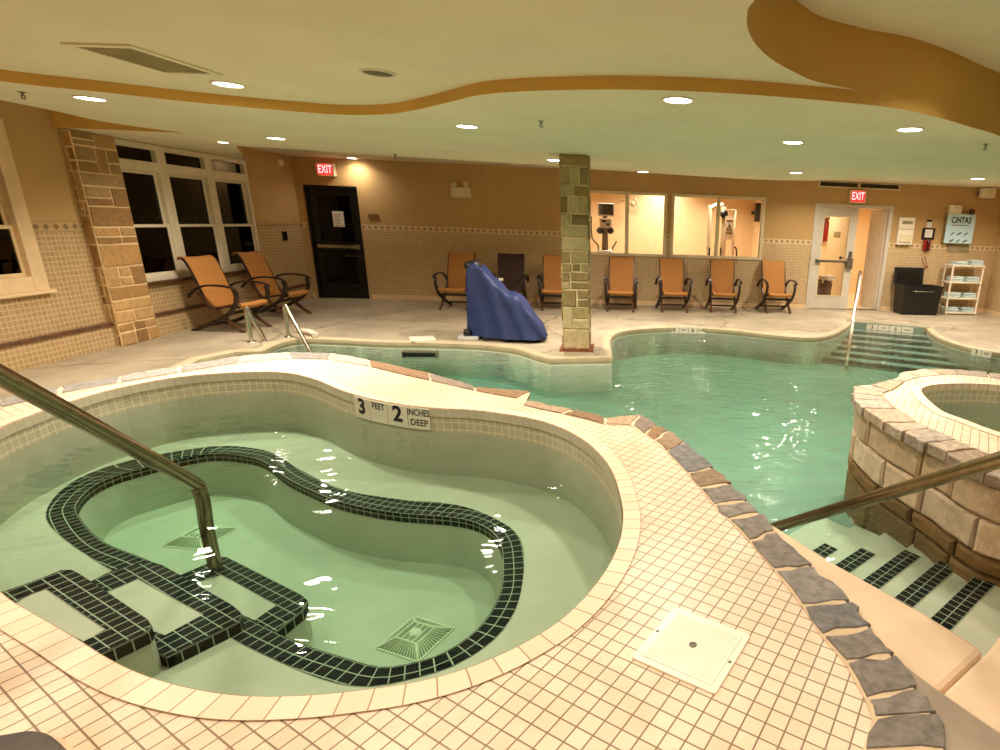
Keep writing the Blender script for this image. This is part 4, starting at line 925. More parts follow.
# ================================================================ covered pool lift
lf_ = thing('pool_lift', 'pool lift under a draped blue fabric cover at the pool edge', 'pool lift', (-1.62, 8.42, 0))
prof = [(0, .98, .22), (.03, 1.02, .27), (.10, 1.03, .30), (.20, .96, .32), (.30, .85, .34), (.42, .73, .36), (.50, .655, .37), (.58, .64, .37), (.66, .615, .36), (.75, .50, .34), (.85, .36, .31), (.95, .22, .26), (1.0, .13, .20), (1.02, .07, .16)]
sec = smooth_curve(prof, False, 3); R = []; rnd = random.Random(3)
for u_, h_, w_ in sec:
    X = -2.03+1.05*u_; yc = 8.50-.28*u_; row = []
    for k in range(25):
        a = k/24*2-1; q = abs(a)
        sh = min(1, (1-q)/.55); zz = .05+(h_-.05)*(sh**.9 if q > .45 else 1.0); wy = w_*(1 if q >= .45 else q/.45*.62)
        if q >= .45: wy = w_*(.62+.38*(q-.45)/.55)
        fold = .018*math.sin(u_*21+k*.9)*min(1, q*1.4)+.010*math.sin(u_*47+k*2.1)
        row.append((X+(.06*(1-u_)*-q if u_ < .1 else 0), yc-math.copysign(wy, -a)*1.0+(fold if a < 0 else -fold), max(.045, zz+.012*math.sin(u_*33+a*5)*(1 if q < .5 else .3))))
    R.append(row)
mb = MB(); mb.grid(R); mb.face([p for p in R[0]][::-1]); mb.face([p for p in R[-1]]); cv = mb.build('fabric_cover', M_blue, lf_)
mb = MB(); rows = []
for r_, z in ((.05, .94), (.085, .95), (.10, 1.0), (.085, 1.05), (.05, 1.075), (.01, 1.08)): rows.append([(-1.985+r_*1.25*math.cos(2*PI*k/16), 8.47+r_*1.5*math.sin(2*PI*k/16), z) for k in range(16)])
mb.grid(rows, closed=True, cap=True); mb.build('headrest', M_black, lf_)
mb = MB(); p = aty(501, 279.5, 8.2); mb.rbox(p[0]-.03, p[0]+.03, 8.185, 8.2, p[2]-.015, p[2]+.02, .004); mb.build('label_tag', M_plate, lf_)
mb = MB(); mb.rbox(-2.18, -1.9, 8.12, 8.42, .0, .05, .03); mb.build('base_foot', M_silver, lf_, bevel=.01)
mb = MB(); mb.lathe([(0, .05), (.06, .05), (.065, .09), (.05, .14), (.0, .14)], 16, Matrix.Translation((-2.06, 8.22, 0))); mb.rbox(-1.85, -1.05, 8.1, 8.5, .0, .06, .05); mb.build('base_frame', M_black, lf_, bevel=.01)

# ================================================================ handrails
def rail(name, label, pts, r, m, loc, esc=(), group=None, n=4):
    t = thing(name, label, 'handrail', loc, group=group); mb = MB(); mb.tube(smooth_curve(pts, False, n), r, 16); mb.build('rail_tube', m, t)
    for e in esc: mb = MB(); mb.lathe([(r*2.0, 0), (r*2.0, .008), (r*1.5, .016), (r, .018)], 20, Matrix.Translation(e)); mb.build('escutcheon', m, t)
    return t
b0 = at(216, 569, -.13)
rail('handrail', 'weathered steel handrail slanting down into the kidney hot tub', [b0, (b0[0], b0[1], .1), (b0[0]+.01, b0[1], .25), (b0[0]+.012, b0[1]-.012, .335), (b0[0]+.022, b0[1]-.09, .43), (-1.93, 1.93, 1.13), (-1.88, 1.6, 1.40), (-1.87, 1.44, 1.44), (-1.86, 1.3, 1.36), (-1.86, 1.25, 1.2), (-1.86, 1.24, ZD)], .031, M_rail, b0, [(-1.86, 1.24, ZD)])
rail('handrail', 'weathered steel handrail slanting along the near pool steps on the right', [(.76, 3.0, -.6), (.76, 3.0, -.22), (.79, 2.93, -.1), (.96, 2.6, .19), (1.16, 2.16, .555), (1.35, 1.73, .91), (1.50, 1.40, 1.18), (1.56, 1.27, 1.22), (1.60, 1.18, 1.1), (1.61, 1.16, .9), (1.61, 1.16, ZD-.01)], .029, M_rail, (1.61, 1.16, ZD), [(1.61, 1.16, ZD-.008)])
for (bx, by), tp, lab, wpx in (((-4.70, 7.79), .44, 'left', (269, 348)), ((-4.43, 8.16), .43, 'right', (309, 349))):
    w = at(wpx[0], wpx[1], ZW); dv = np.array([w[0]-bx, w[1]-by]); 
    pts = [(bx, by, 0), (bx, by, tp*.6), (bx+.004, by, tp*.88), (bx+dv[0]*.05, by+dv[1]*.05, tp), (bx+dv[0]*.14, by+dv[1]*.14, tp*.97), (bx+dv[0]*.25, by+dv[1]*.25, tp*.78), (w[0], w[1], w[2]), (w[0]+dv[0]*.25, w[1]+dv[1]*.25, -.30), (w[0]+dv[0]*.27, w[1]+dv[1]*.27, -.7)]
    rail('ladder_rail', 'shiny steel grab rail arching into the pool, '+lab+' one of the pair', pts, .026, M_steel, (bx, by, 0), [(bx, by, 0)], 'pool ladder grab rails')
b = (4.62, 10.62, 0); e = FSA+FSV*1.95+FSU*.02
rail('handrail', 'shiny steel handrail of the far pool steps by the double door', [b, (b[0], b[1], .55), (b[0]-.005, b[1]-.01, .80), (b[0]-.03, b[1]-.08, .90), (b[0]-.08, b[1]-.24, .84), (e[0], e[1], -.28), (e[0]-.01, e[1]-.04, -.5), (e[0]-.01, e[1]-.05, -.9)], .026, M_steel, b, [b])

# ================================================================ things on the lower deck
p = [xy(x, y, 0) for x, y in [(409, 337.5), (434, 336.5), (436, 340.5), (411, 342)]]; mb = MB(); mb.prism(p, 0.001, .014); tag(mb.build('skimmer_plate', M_plate, bevel=.003), 'white rectangular skimmer plate on the far pool deck', 'skimmer lid')
p = thing('skimmer_mouth', 'dark skimmer slot in the far pool wall below the white plate', 'skimmer', aty(420, 352, 7.7)); q0, q1 = aty(404, 350.5, 7.66), aty(436, 350.5, 7.66)
mb = MB(); mb.box(q0[0], q1[0], 7.6, 7.70, -.13, -.075); mb.build('slot_opening', M_dark, p)
mb = MB(); mb.box(q0[0]-.02, q1[0]+.02, 7.61, 7.70, -.075, -.06); mb.box(q0[0]-.02, q0[0], 7.61, 7.7, -.15, -.075); mb.box(q1[0], q1[0]+.02, 7.61, 7.7, -.15, -.075); mb.build('slot_frame', M_grey, p)
a_, b_ = at(303, 331, .04), at(315, 334.5, .04); mb = MB(); mb.tube(smooth_curve([(a_[0]-.1, a_[1]+.05, .045), a_, ((a_[0]+b_[0])/2, (a_[1]+b_[1])/2+.02, .05), b_, (b_[0]+.02, b_[1]-.05, .035)], False, 4), .036, 12)
tag(mb.build('pipe_elbow', M_plate), 'white plastic pipe piece lying on the deck behind the right grab rail', 'pipe')

# ================================================================ items on the back wall
def bw(px, py, d=0): return aty(px, py, YB-d)
def wbox(mb, px0, py0, px1, py1, d0, d1, r=.008):
    ym, xm_ = (py0+py1)/2, (px0+px1)/2; p, q = aty(px0, ym, YB-d1), aty(px1, ym, YB-d1); p = (p[0], 0, aty(xm_, py0, YB-d1)[2]); q = (q[0], 0, aty(xm_, py1, YB-d1)[2]); x0, x1 = sorted((p[0], q[0])); z0, z1 = sorted((p[2], q[2]))
    mb.box(x0, x1, YB-d1, YB-d0, z0, z1); return (x0, x1, z0, z1)
def exit_sign(px0, py0, px1, py1, label, d=.02):
    ym, xm_ = (py0+py1)/2, (px0+px1)/2; p, q = bw(px0, ym, .09), bw(px1, ym, .09); p = (p[0], 0, bw(xm_, py0, .09)[2]); q = (q[0], 0, bw(xm_, py1, .09)[2]); x0, x1, z0, z1 = p[0], q[0], q[2], p[2]
    t = thing('exit_sign', label, 'exit sign', ((x0+x1)/2, YB, z0), group='exit signs over the doors')
    mb = MB(); mb.box(x0, x1, YB-.085, YB, z0, z1); h_ = mb.build('sign_housing', M_cream, t, bevel=.012)
    mb = MB(); mb.box(x0+.025, x1-.025, YB-.088, YB-.084, z0+.022, z1-.022); f_ = mb.build('sign_face', M_exitp, t, bevel=.002)
    text('EXIT', (z1-z0)*.86, M_exit, frame(((x0+x1)/2, YB-.0885, (z0+z1)/2), (1, 0, 0), (0, 0, 1)), f_, 'lettering', .78*(x1-x0-.05)/((z1-z0)*1.55))
    lamp('AREA', ((x0+x1)/2, YB-.12, (z0+z1)/2), .5, (1, .08, .05), .2, rot=(math.radians(90), 0, 0), parent=t)
    return t
exit_sign(315.5, 163, 334, 176, 'red lit exit sign above the dark exit door'); exit_sign(850, 190, 866.5, 203, 'red lit exit sign above the pale grey double door')
t = thing('mounted_emergency_light', 'cream emergency light with two lamp heads high on the back wall', 'emergency light', bw(460, 192))
mb = MB(); b_ = wbox(mb, 450.5, 187, 470.5, 197.5, 0, .09); mb.build('battery_box', M_cream, t, bevel=.01)
for px in (454, 466):
    c = bw(px, 184.5, .08); mb = MB(); mb.lathe([(0, -.05), (.03, -.05), (.05, .0), (.052, .03), (.044, .032), (0, .026)], 20, frame(c, (1, 0, 0), (0, .25, 1))); hd = mb.build('lamp_head', M_cream, t)
    mb = MB(); mb.tube([(c[0], c[1]+.02, c[2]-.02), (c[0], c[1]+.03, c[2]-.07)], .012, 8); mb.build('swivel_arm', M_black, hd)
mb = MB(); b_ = wbox(mb, 368.5, 214, 379, 219.5, 0, .012); t = tag(mb.build('room_sign', plain('brown plaque', srgb(120, 84, 46), .5)), 'small brown plaque on the wall right of the dark exit door', 'sign')
c = atx(283.5, 163, XL); mb = MB(); mb.lathe([(0, .05), (.04, .048), (.065, .035), (.07, 0)], 24, frame((XL, 11.75, c[2]), (0, 1, 0), (0, 0, 1))); o = tag(mb.build('smoke_alarm', M_cream), 'round cream alarm sounder high in the left back corner', 'alarm')
c = atx(284, 236, XL); mb = MB(); mb.rbox(0, .03, c[1]-.06, c[1]+.06, c[2]-.08, c[2]+.08, .005); o = mb.build('switch_box', M_dark, None, bevel=.005); o.location = (XL, 0, 0); tag(o, 'small dark switch box on the left wall beside the triple window', 'switch')
t = thing('air_grille', 'long two-bay dark air grille above the pale grey double door', 'air vent', bw(860, 182)); p, q = (4.17, 2.57), (5.92, 2.60)
z0, z1 = 2.50, 2.615; xm = 5.03; mb = MB()
for a_, b_ in ((4.17, 4.20), (xm-.025, xm+.025), (5.89, 5.92)): mb.box(a_, b_, YB-.03, YB, z0, z1)
mb.box(4.20, xm-.025, YB-.03, YB, z0, z0+.025); mb.box(xm+.025, 5.89, YB-.03, YB, z0, z0+.025); mb.box(4.2, xm-.025, YB-.03, YB, z1-.012, z1); mb.box(xm+.025, 5.89, YB-.03, YB, z1-.012, z1); mb.build('grille_frame', M_cream, t)
mb = MB()
for k in range(5):
    z = z0+.03+k*.0165
    for a_, b_ in ((4.2, xm-.025), (xm+.025, 5.89)): mb.box(a_, b_, YB-.02, YB-.004, z, z+.008)
for a_, b_ in ((4.2, xm-.025), (xm+.025, 5.89)): mb.box(a_, b_, YB-.004, YB-.001, z0+.025, z1-.012)
mb.build('louvre', plain('dark louvre', srgb(58, 52, 28), .6), t)
# dispenser
t = thing('mounted_dispenser', 'cream wall dispenser right of the double door', 'dispenser', bw(906, 232)); mb = MB(); x0, x1, z0, z1 = wbox(mb, 898.5, 217.5, 914, 245, 0, .10); mb.build('dispenser_body', M_plate, t, bevel=.015)
zz = z0+(z1-z0)*.62; mb = MB(); mb.box(x0+.02, x1-.02, YB-.115, YB-.10, zz-.03, zz+.02); mb.box(x0+.04, x1-.04, YB-.13, YB-.10, z0+.06, z0+.22); mb.build('front_panel', M_cream, t, bevel=.008)
mb = MB(); mb.box(x0+.06, x1-.06, YB-.112, YB-.10, z1-.13, z1-.07); mb.build('paper_slot', M_vent, t)
# wall phone
t = thing('wall_phone', 'red wall telephone with black backplate and dangling cord', 'telephone', bw(928, 235)); mb = MB(); b_ = wbox(mb, 922.5, 228, 935, 239.5, 0, .03); mb.build('back_plate', M_black, t, bevel=.01)
mb = MB(); wbox(mb, 925, 229.5, 932.5, 237.5, .03, .034); mb.build('instruction_card', M_paper, t)
mb = MB(); wbox(mb, 927, 221, 932, 227.5, 0, .004); mb.build('paper_slip', M_paper, t); mb = MB(); wbox(mb, 927, 219.8, 932.5, 221.8, 0, .006); mb.build('paper_clip', M_black, t)
mb = MB(); x0, x1, z0, z1 = wbox(mb, 924, 240, 931, 250.5, .0, .06); mb.build('phone_body', M_red, t, bevel=.012)
mb = MB(); mb.bar([((x0+x1)/2, YB-.075, z1-.0), ((x0+x1)/2, YB-.095, z1-.06), ((x0+x1)/2, YB-.095, z0+.06), ((x0+x1)/2, YB-.075, z0+.0)], .05, .035); mb.build('handset', plain('dark red handset', srgb(80, 22, 16), .35), t, bevel=.01)
mb = MB(); xc = x0+.04; pts = []
for k in range(90):
    s = k/89; c = (xc+.14*math.sin(s*PI)-.03*s, YB-.04, z0-.28*math.sin(s*PI)**.8-(.16*s)); pts.append((c[0]+.008*math.cos(k*1.4), c[1]+.008*math.sin(k*1.4), c[2]))
mb.tube(pts, .005, 6); mb.build('coiled_cord', M_red, t)
# notice board and posters
t = thing('notice_poster', 'pale blue towel service poster in a clear holder above the towel shelf', 'poster', bw(960, 229))
mb = MB(); x0, x1, z0, z1 = wbox(mb, 946, 214, 974, 243.5, .10, .112); mb.build('poster_sheet', M_poster, t)
mb = MB(); mb.box(x0, x0+.02, YB-.10, YB, z0, z1); mb.box(x0+.02, x1-.03, YB-.1, YB-.0, z0-.01, z0); mb.build('holder', M_vent, t)
sheet = [o for o in bpy.data.objects if o.parent is t and o.name.startswith('poster_sheet')][0]
cx_ = (x0+x1)/2; W_ = x1-x0; Hh = z1-z0
text('CiNTAS', .17, M_ink, frame((cx_, YB-.1125, z1-.13), (1, 0, 0), (0, 0, 1)), sheet, 'lettering', W_*.68/.56, None, .028)
mb = MB(); mb.box(cx_-.2, cx_+.2, YB-.1135, YB-.112, z1-.235, z1-.22)
mb.build('strapline', M_grey, sheet)
for r_ in range(2):
    for c_ in range(3):
        mb = MB(); xx = cx_-.15+.15*c_; zc_ = z1-.40-.15*r_; n = [(xx+.045*math.cos(a)*(1.2 if (c_+r_) % 2 else .8)+.02*math.sin(a), zc_+.03*math.sin(a)+.02*math.cos(a)) for a in np.linspace(0, 2*PI, 14)[:-1]]
        mb.face([(p[0], YB-.1128, p[1]) for p in n]); mb.build('pictogram', M_ink if (c_+r_) % 2 == 0 else M_grey, sheet)
mb = MB(); wbox(mb, 947, 244, 969, 252.5, 0, .012); tag(mb.build('sign_board', plain('olive strip', srgb(150, 134, 98), .6)), 'narrow olive board on the wall below the pale blue poster', 'sign')
mb = MB(); x0, x1, z0, z1 = wbox(mb, 950, 205, 962, 215, 0, .095); t = mb.build('wall_box', M_plate, None, bevel=.01); tag(t, 'small white box on the wall above the pale blue poster', 'wall box')
mb = MB(); mb.rbox(-.012, .012, -.004, 0, -.01, .012, .003); o = mb.build('maker_badge', M_grey, None); o.location = ((x0+x1)/2, YB-.095, (z0+z1)/2+.05); bpy.context.view_layer.update(); o.parent = t; o.matrix_parent_inverse = t.matrix_world.inverted()
mb = MB(); p = bw(972, 212, .05); mb.lathe([(0, -.05), (.05, -.05), (.055, .03), (.03, .05), (0, .052)], 20, Matrix.Translation((p[0], YB-.055, p[2]))); tag(mb.build('wall_sensor', M_brown), 'small brown round device on the wall at the poster corner', 'sensor')
t = thing('wall_speaker', 'white box speaker hung in the right back corner under the ceiling', 'speaker', (8.05, 11.9, 2.3)); p, q = aty(984.5, 190, 11.85), aty(997.5, 190, 11.85); p = (p[0], 0, ZCP-.02); q = (q[0], 0, aty(991, 198, 11.85)[2])
mb = MB(); mb.rbox(p[0], q[0], 11.85, 12.05, q[2], p[2], .04); mb.build('speaker_body', M_plate, t, bevel=.02); mb = MB(); mb.box(p[0]+.05, p[0]+.1, 12.05, YB, q[2]+.05, p[2]-.05); mb.build('bracket', M_black, t); mb = MB(); mb.box(p[0]+.03, q[0]-.03, 11.843, 11.85, q[2]+.03, p[2]-.03); mb.build('speaker_grille', M_cream, t)
c = (7.85, YB, .62); mb = MB(); mb.lathe([(0, .06), (.02, .06), (.02, .02), (.035, .015), (.04, 0)], 16, frame((8.10, YB, .62), (1, 0, 0), (0, 0, 1))); tag(mb.build('mounted_tap', M_grey), 'small metal tap on the wall right of the towel shelf', 'tap')

# black bin beside the shelf
t = thing('towel_hamper', 'black towel hamper with its lid standing open by the back wall', 'hamper', (6.45, 11.75, 0))
mb = MB(); x0, x1, y0, y1 = 6.02, 6.86, 11.5, 11.92; mb.grid([[(x, y, z) for x, y in ((x0+i, y0+i*.6), (x1-i, y0+i*.6), (x1-i, y1-i*.6), (x0+i, y1-i*.6))] for z, i in ((0, .04), (.03, .03), (.56, 0), (.58, -.012), (.61, -.012), (.61, .02), (.1, .05))], smooth=False, closed=True, cap=True); mb.build('hamper_body', M_black, t)
Ml = Matrix.Translation((0, 11.95, .60)) @ Matrix.Rotation(math.radians(-8), 4, 'X'); mb = MB(); mb.rbox(6.0, 6.66, 0, .04, .0, .36, .015, Ml); mb.build('hamper_lid', M_black, t, bevel=.01); mb = MB(); mb.rbox(6.06, 6.60, -.012, 0, .05, .31, .01, Ml); mb.build('lid_panel', M_dark, t)
mb = MB(); mb.tube([(6.2, 11.485, .5), (6.2, 11.45, .5), (6.65, 11.45, .5), (6.65, 11.485, .5)], .012, 8); mb.build('hamper_handle', M_grey, t)

# white towel shelf
sx0, sx1, sy0, sy1 = 7.12, 7.86, 11.70, 12.06; t = thing('towel_shelf', 'white plastic four-tier shelf stacked with folded towels', 'shelf', ((sx0+sx1)/2, (sy0+sy1)/2, 0))
lv = [.05, .36, .70, 1.05]
for k, z in enumerate(lv):
    mb = MB(); mb.rbox(sx0, sx1, sy0, sy1, z-.035, z, .02); sh = mb.build('shelf_board', M_plate, t, bevel=.006)
    mb = MB(); mb.box(sx0+.05, sx1-.05, sy0-.003, sy0, z-.026, z-.008); mb.build('edge_groove', M_cream, sh)
for x in (sx0+.03, sx1-.03):
    for y in (sy0+.03, sy1-.03): mb = MB(); mb.lathe([(.022, 0), (.026, .01), (.021, .05), (.021, 1.03), (.025, 1.05), (.0, 1.055)], 14, Matrix.Translation((x, y, 0))); mb.build('post', M_plate, t)
def make_towel():
    m = MB(); w, d_, h_ = .13, .10, .034; prof = []
    for k in range(14):                                        # folded edge: rounded spine in front
        a = PI/2+PI*k/13; prof.append((-d_+h_/2+h_/2*math.cos(a), h_/2+h_/2*math.sin(a)))
    prof += [(d_, 0), (d_, h_*.46), (-d_+.03, h_*.5), (d_, h_*.54), (d_, h_)]
    m.grid([[(x, p[0]+.004*math.sin(x*31), p[1]*(1+.05*math.sin(x*23))) for p in prof] for x in np.linspace(-w, w, 7)], closed=True, cap=True, smooth=False)
    return m.build('towel', M_towel)
tw = make_towel(); used = False
names = ('bottom', 'lower', 'middle', 'upper', 'top')
def stack(cx, cy, z, n, place, rot=0):
    global used
    for k in range(n):
        o = tw if not used else tw.copy()
        if used: C.objects.link(o)
        used = True; o.location = (cx+random.uniform(-.012, .012), cy+random.uniform(-.01, .01), z+.001+.0355*k); o.rotation_euler = (0, 0, rot+random.uniform(-.08, .08))
        tag(o, ('bottom', 'middle', 'top')[k if n == 3 else (0 if k == 0 else 2)]+' towel of the '+place, 'towel', 'folded towels on the white shelf')
for k, nm in ((0, 'lowest board'), (1, 'second board'), (2, 'third board')):
    stack(sx0+.19, 11.86, lv[k], 3, 'left stack on the '+nm+' of the white shelf'); stack(sx1-.19, 11.86, lv[k], 3, 'right stack on the '+nm+' of the white shelf')
stack(sx0+.22, 11.86, lv[3], 2, 'left stack on top of the white shelf'); stack(sx1-.16, 11.87, lv[3], 3, 'right stack on top of the white shelf')

# ================================================================ gym equipment behind the interior windows
YG = 13.6
t = thing('elliptical_machine', 'silver exercise machine with a dark screen seen through the lit window', 'exercise machine', (*aty(605, 250, YG)[:2], 0))
def g(px, py, Y=YG): return aty(px, py, Y)
p, q = g(598, 203), g(614, 215); mb = MB(); mb.box(p[0], q[0], YG-.03, YG+.03, q[2]-.03, p[2]); mb.build('screen_housing', M_silver, t, bevel=.01); mb = MB(); mb.box(p[0]+.015, q[0]-.015, YG-.034, YG-.03, q[2], p[2]-.015); mb.build('screen', M_screen, t)
p, q = g(599.5, 218), g(611.5, 228); mb = MB(); mb.rbox(p[0], q[0], YG-.08, YG+.02, q[2], p[2], .03); mb.build('console', M_silver, t, bevel=.015)
mb = MB(); mb.box(p[0]+.05, q[0]-.12, YG-.084, YG-.08, q[2]+.12, p[2]-.04); mb.box(p[0]+.16, q[0]-.05, YG-.084, YG-.08, q[2]+.05, q[2]+.1); mb.build('console_display', M_screen, t)
for px in (600, 610.5): c = g(px, 230.5); mb = MB(); mb.lathe([(.05, -.05), (.075, -.02), (.075, .03), (.04, .06), (0, .06)], 16, frame(c, (1, 0, 0), (0, 0, 1))); mb.build('cup_holder', M_black, t)
c = g(605, 222); mb = MB(); mb.tube([(c[0], YG+.03, c[2]+.15), (c[0], YG+.05, c[2]-.3), (c[0], YG+.1, .25)], [.05, .07, .09], 12); mb.build('mast', M_grey, t)
c = g(605, 250); mb = MB(); mb.rbox(c[0]-.19, c[0]+.19, YG-.25, YG+.45, .12, .98*.0+c[2], .1); mb.build('drive_cover', M_silver, t, bevel=.03); mb = MB(); mb.rbox(c[0]-.26, c[0]+.26, YG-.35, YG+.9, 0, .1, .05); mb.build('base', M_black, t)
for pts in ([(591, 216), (592, 237), (597, 244), (598.5, 250)], [(616.5, 241), (614, 246), (612.5, 250)]): mb = MB(); L = [g(*p) for p in pts]; L.append((L[-1][0], L[-1][1]-.05, .3)); mb.tube(smooth_curve(L, False, 3), .018, 10); mb.build('moving_arm', M_grey, t)
t = thing('wall_fan', 'round white wall fan on an arm seen through the lit window', 'fan', g(633, 203, 15.1)); c = g(632.5, 203.5, 15.0); mb = MB(); n = 40
mb.tube([(c[0]+.125*math.cos(2*PI*k/n), 15.0, c[2]+.125*math.sin(2*PI*k/n)) for k in range(n+1)], .02, 10); mb.build('fan_guard', M_white, t)
mb = MB(); mb.lathe([(.0, .06), (.05, .05), (.06, 0), (0, -.02)], 20, frame((c[0], 15.0, c[2]), (1, 0, 0), (0, 0, 1)))
mb.build('fan_motor', M_white, t); mb = MB()
for k in range(5): a = 2*PI*k/5; mb.raw([(c[0]+r_*math.cos(a+da), 15.0+dy, c[2]+r_*math.sin(a+da)) for r_, da, dy in ((.04, -.2, .01), (.1, -.3, .02), (.1, .3, -.01), (.04, .2, -.01))], [(0, 1, 2, 3)])
mb.build('fan_blade', M_cream, t).modifiers.new('s', 'SOLIDIFY').thickness = .004
p = g(622, 200.5, 15.1); mb = MB(); mb.tube([(p[0], 15.2, p[2]), (p[0], 15.08, p[2]), (c[0]-.1, 15.03, c[2]+.04), (c[0], 15.03, c[2])], .018, 8); mb.build('fan_arm', M_white, t)
YC = 13.9; t = thing('cable_machine', 'tall white cable machine with curved frame seen through the right lit window', 'exercise machine', (*g(712, 250, YC)[:2], 0))
p = g(709.5, 225, YC); q = g(716, 210, YC); mb = MB(); mb.bar([(p[0], YC, 0), (p[0], YC, q[2]), (p[0]+.0, YC, q[2]+.05)], .08, .08) if False else mb.tube(smooth_curve([(p[0], YC, 0), (p[0], YC, q[2]-.1), (p[0]+.03, YC, q[2]+.02), (p[0]+.12, YC, q[2]+.1), (p[0]+.3, YC+.1, q[2]+.12)], False, 5), .05, 14); mb.build('curved_frame', M_white, t)
p1 = g(722.5, 230, YC); mb = MB(); mb.box(p1[0]-.05, p1[0]+.05, YC-.05, YC+.05, 0, g(723, 207, YC)[2]); mb.build('upright', M_cream, t, bevel=.01)
p1 = g(735, 212, YC); mb = MB(); mb.tube([(g(726.5, 212, YC)[0], YC, 0), (g(726.5, 210, YC)[0], YC, g(727, 209.5, YC)[2]), (p1[0], YC, g(734, 210, YC)[2]), (p1[0], YC, 1.0)], .035, 10); mb.build('handle_frame', M_white, t)
mb = MB(); c = g(723.5, 214, YC); mb.lathe([(0, -.02), (.09, -.02), (.09, .02), (0, .02)], 20, frame((c[0], YC-.06, c[2]), (1, 0, 0), (0, 0, 1))); mb.build('pulley', M_black, t)
for px in (709, 720): c = g(px, 252, YC); mb = MB(); mb.box(c[0]-.015, c[0]+.015, YC-.09, YC-.05, c[2]-.2, c[2]+.1); mb.build('adjuster', M_black, t)
c = g(735, 250, YC); mb = MB(); mb.tube(smooth_curve([(c[0]-.05, YC, c[2]+.04), (c[0], YC, c[2]+.06), (c[0]+.04, YC, c[2]-.02), (c[0]+.05, YC, c[2]-.25)], False, 4), .018, 8); mb.build('foam_handle', M_black, t)
t = thing('warning_notice', 'white notice with a black triangle hanging on the cable machine', 'notice', g(730, 228, YC-.1)); p, q = g(725.5, 216, YC-.12), g(733, 240, YC-.12)
mb = MB(); mb.box(p[0], q[0], YC-.12, YC-.112, q[2], p[2]); nb = mb.build('notice_panel', M_plate, t); cx_ = (p[0]+q[0])/2; zc_ = p[2]-.27
mb = MB(); 
for k in range(3):
    a, b = [(cx_+.075*math.cos(PI/2+2*PI*j/3), YC-.123, zc_+.085*math.sin(PI/2+2*PI*j/3)) for j in (k, k+1)]; mb.tube([a, b], .009, 6)
mb.box(p[0]+.03, q[0]-.03, YC-.1225, YC-.1195, p[2]-.12, p[2]-.09); mb.box(p[0]+.03, q[0]-.03, YC-.1225, YC-.1195, zc_-.12, zc_-.10); mb.build('warning_symbol', M_ink, nb)
p, q = g(756.5, 203, 14.6), g(760, 222, 14.6); t = thing('wall_television', 'dark narrow screen on the gym wall at the right end of the lit window', 'television', (p[0], 14.6, q[2])); mb = MB(); mb.box(p[0]-.02, q[0]+.02, 14.58, 14.65, q[2], p[2]); mb.build('screen_panel', M_screen, t, bevel=.008); mb = MB(); mb.box(p[0]+.03, q[0]-.02, 14.65, 15.2, (p[2]+q[2])/2-.04, (p[2]+q[2])/2+.04); mb.build('wall_bracket', M_black, t)

# ================================================================ ceiling fittings and light
PW = 42.0
def can(x, y, z, label, on=True, r=.088, pw=1.0, col=(1, .90, .755), group='recessed ceiling lights', lens=None, spread=142):
    t = thing('ceiling_light', label, 'ceiling light', (x, y, z), group=group)
    mb = MB(); mb.lathe([(r*1.22, -.001), (r*1.22, -.006), (r*1.02, -.009), (r, -.004), (r, .0)], 28, Matrix.Translation((x, y, z))); mb.build('trim_ring', M_plate, t)
    mb = MB(); mb.lathe([(0, -.0035), (r, -.0025)], 28, Matrix.Translation((x, y, z))); mb.build('lamp_lens', lens or (M_lamp if on else M_lampoff), t)
    if on: lamp('AREA', (x, y, z-.014), PW*pw, col, r*2, math.radians(spread), parent=t)
    return t
def can_px(px, py, z, label, **k): p = at(px, py, z); return can(p[0], p[1], z, label, **k)
CL = [(90, 98, ZC1, 'lit recessed light nearest the stone pilaster, at the far left'), (276, 138, ZC1, 'lit recessed light over the left window, midway along the window wall'),
      (467, 126, ZC1, 'lit recessed light between the curved fascia and the emergency light'), (352, 158, ZCP, 'lit recessed light near the back wall just right of the exit sign'),
      (554, 160, ZC1, 'lit recessed light touching the left side of the stone column'), (643, 171.5, ZC1, 'small lit recessed light directly over the left lit window'),
      (678, 99.5, ZC1, 'bright recessed light just past the curved fascia near the picture centre'), (793, 142, ZC1, 'lit recessed light over the pool midway to the double door'),
      (796, 172.5, ZC1, 'small lit recessed light near the back wall left of the air grille'), (910, 129, ZC1, 'lit recessed light just below the deep mustard fascia on the right'),
      (978, 178.5, ZC1, 'small lit recessed light in front of the right back corner')]
for px, py, z, l in CL: can_px(px, py, z, l, pw={352: .14, 678: .8, 910: .9}.get(px, 1.15))
p = at(223, 142, ZC1); can(p[0], p[1], ZC1, 'small lit recessed light close to the left wall above the triple window', r=.06, pw=.4)
p = at(228, 84, ZC2); can(p[0], p[1], ZC2, 'bright lit recessed light beside the ceiling access panel'); p = at(378, 72.5, ZC2); can(p[0], p[1], ZC2, 'unlit dark recessed light on the upper ceiling', on=False)
for x, y, z, w in ((-3.3, 3.4, ZC2, 1), (-1.0, 2.3, ZC2, 1), (-2.2, 1.2, ZC2, 1), (.4, .6, ZC2, 1.1), (2.4, 3.2, ZC3, 1.1), (4.6, 3.6, ZC3, 1.1), (6.4, 7.6, ZC1, 1), (-.6, -1.2, ZC2, .8), (3, .2, ZC3, .8)): can(x, y, z, 'lit recessed ceiling light over the raised tile deck', pw=w*.40, group='recessed lights above the near deck')
for x, y, w in ((.1, 13.7, 1.0), (2.3, 13.7, 1.0), (1.2, 14.7, .8)): can(x, y, 2.75, 'lit ceiling light inside the gym', pw=w, col=(1, .84, .62), group='gym ceiling lights')
for x, y in ((4.6, 14.2), (6.2, 13.9)): can(x, y, 2.75, 'lit ceiling light inside the corridor', pw=.7, col=(1, .84, .62), group='corridor ceiling lights')
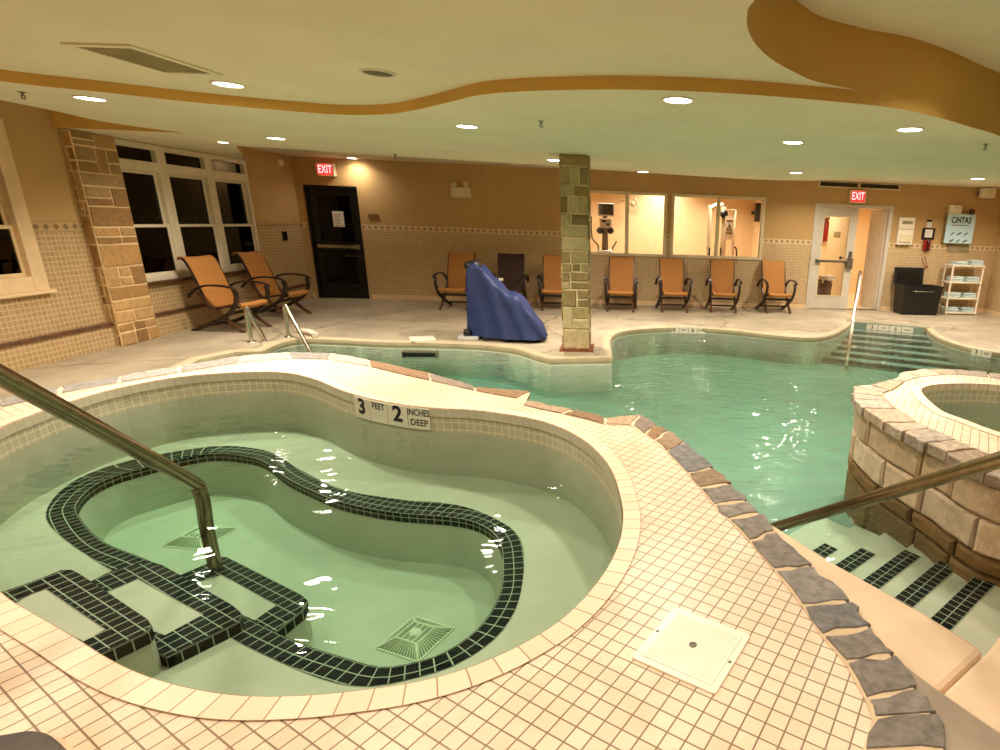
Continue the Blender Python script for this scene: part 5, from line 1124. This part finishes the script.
for x, y, w in ((3.9, 10.85, .8), (5.7, 10.7, .9), (7.3, 10.4, .8)): can(x, y, ZCP, 'lit recessed light in the strip of ceiling along the back wall by the double door', pw=w, group='recessed lights in the back wall strip')
# ceiling access panel
c = [at(x, y, ZC2) for x, y in [(60, 42), (130, 44), (206, 73)]]; o0 = np.array(c[0]); e1 = np.array(c[1])-o0; e2 = np.array(c[2])-np.array(c[1])
L1, L2 = np.linalg.norm(e1), np.linalg.norm(e2); e1 /= L1; e2 = e2-e1*(e1@e2); e2 /= np.linalg.norm(e2)
M_ = frame(c[0], e1, e2); sg = -1 if M_.col[2][2] > 0 else 1
t = thing('ceiling_vent', 'square ceiling vent with a dusty grille on the upper ceiling at the left', 'air vent', c[0]); mb = MB(); fw = .04
for a0, a1, b0, b1 in ((0, L1, 0, fw), (0, L1, L2-fw, L2), (0, fw, fw, L2-fw), (L1-fw, L1, fw, L2-fw)): mb.box(a0, a1, b0, b1, 0, .012*sg, M_)
mb.build('vent_frame', M_ceil, t); mb = MB(); n = 16
for k in range(n): b0 = fw+(L2-2*fw)*k/n; mb.box(fw, L1-fw, b0, b0+.022, .001*sg, .010*sg, M_)
mb.build('vent_louvre', M_vent, t)
for px, py, lab in ((22, 95, 'brass fire sprinkler at the far left of the ceiling'), (541, 124, 'brass fire sprinkler left of the stone column top'), (986, 147, 'brass fire sprinkler at the far right of the ceiling'), (395, 157, 'brass fire sprinkler near the back wall right of the exit sign')):
    p = at(px, py-3, ZC1); t = thing('ceiling_sprinkler', lab, 'sprinkler', p, group='ceiling sprinklers'); T = Matrix.Translation(p) @ Matrix.Scale(.72, 4)
    mb = MB(); mb.lathe([(.035, 0), (.035, -.004), (.012, -.008), (.012, -.03), (.006, -.035)], 16, T); mb.build('escutcheon', M_grey, t)
    mb = MB()
    for s in (-1, 1): mb.tube([T @ Vector(q) for q in [(s*.01, 0, -.025), (s*.018, 0, -.045), (s*.004, 0, -.062)]], .004, 6)
    mb.lathe([(0, -.06), (.022, -.062), (.022, -.066), (0, -.066)], 16, T); mb.build('deflector', M_grey, t)

# ================================================================ world and view
w = bpy.data.worlds.new('night'); bpy.context.scene.world = w; w.use_nodes = True; w.node_tree.nodes['Background'].inputs[0].default_value = (.004, .005, .007, 1); w.node_tree.nodes['Background'].inputs[1].default_value = 1
sc = bpy.context.scene; sc.view_settings.view_transform = 'Standard'; sc.view_settings.look = 'None'; sc.view_settings.gamma = 1; sc.view_settings.use_curve_mapping = False; sc.view_settings.exposure = .10
sc.cycles.use_denoising = True; sc.cycles.max_bounces = 10; sc.cycles.diffuse_bounces = 5; sc.cycles.transparent_max_bounces = 16; sc.cycles.caustics_reflective = False; sc.cycles.caustics_refractive = False; sc.cycles.sample_clamp_indirect = 4
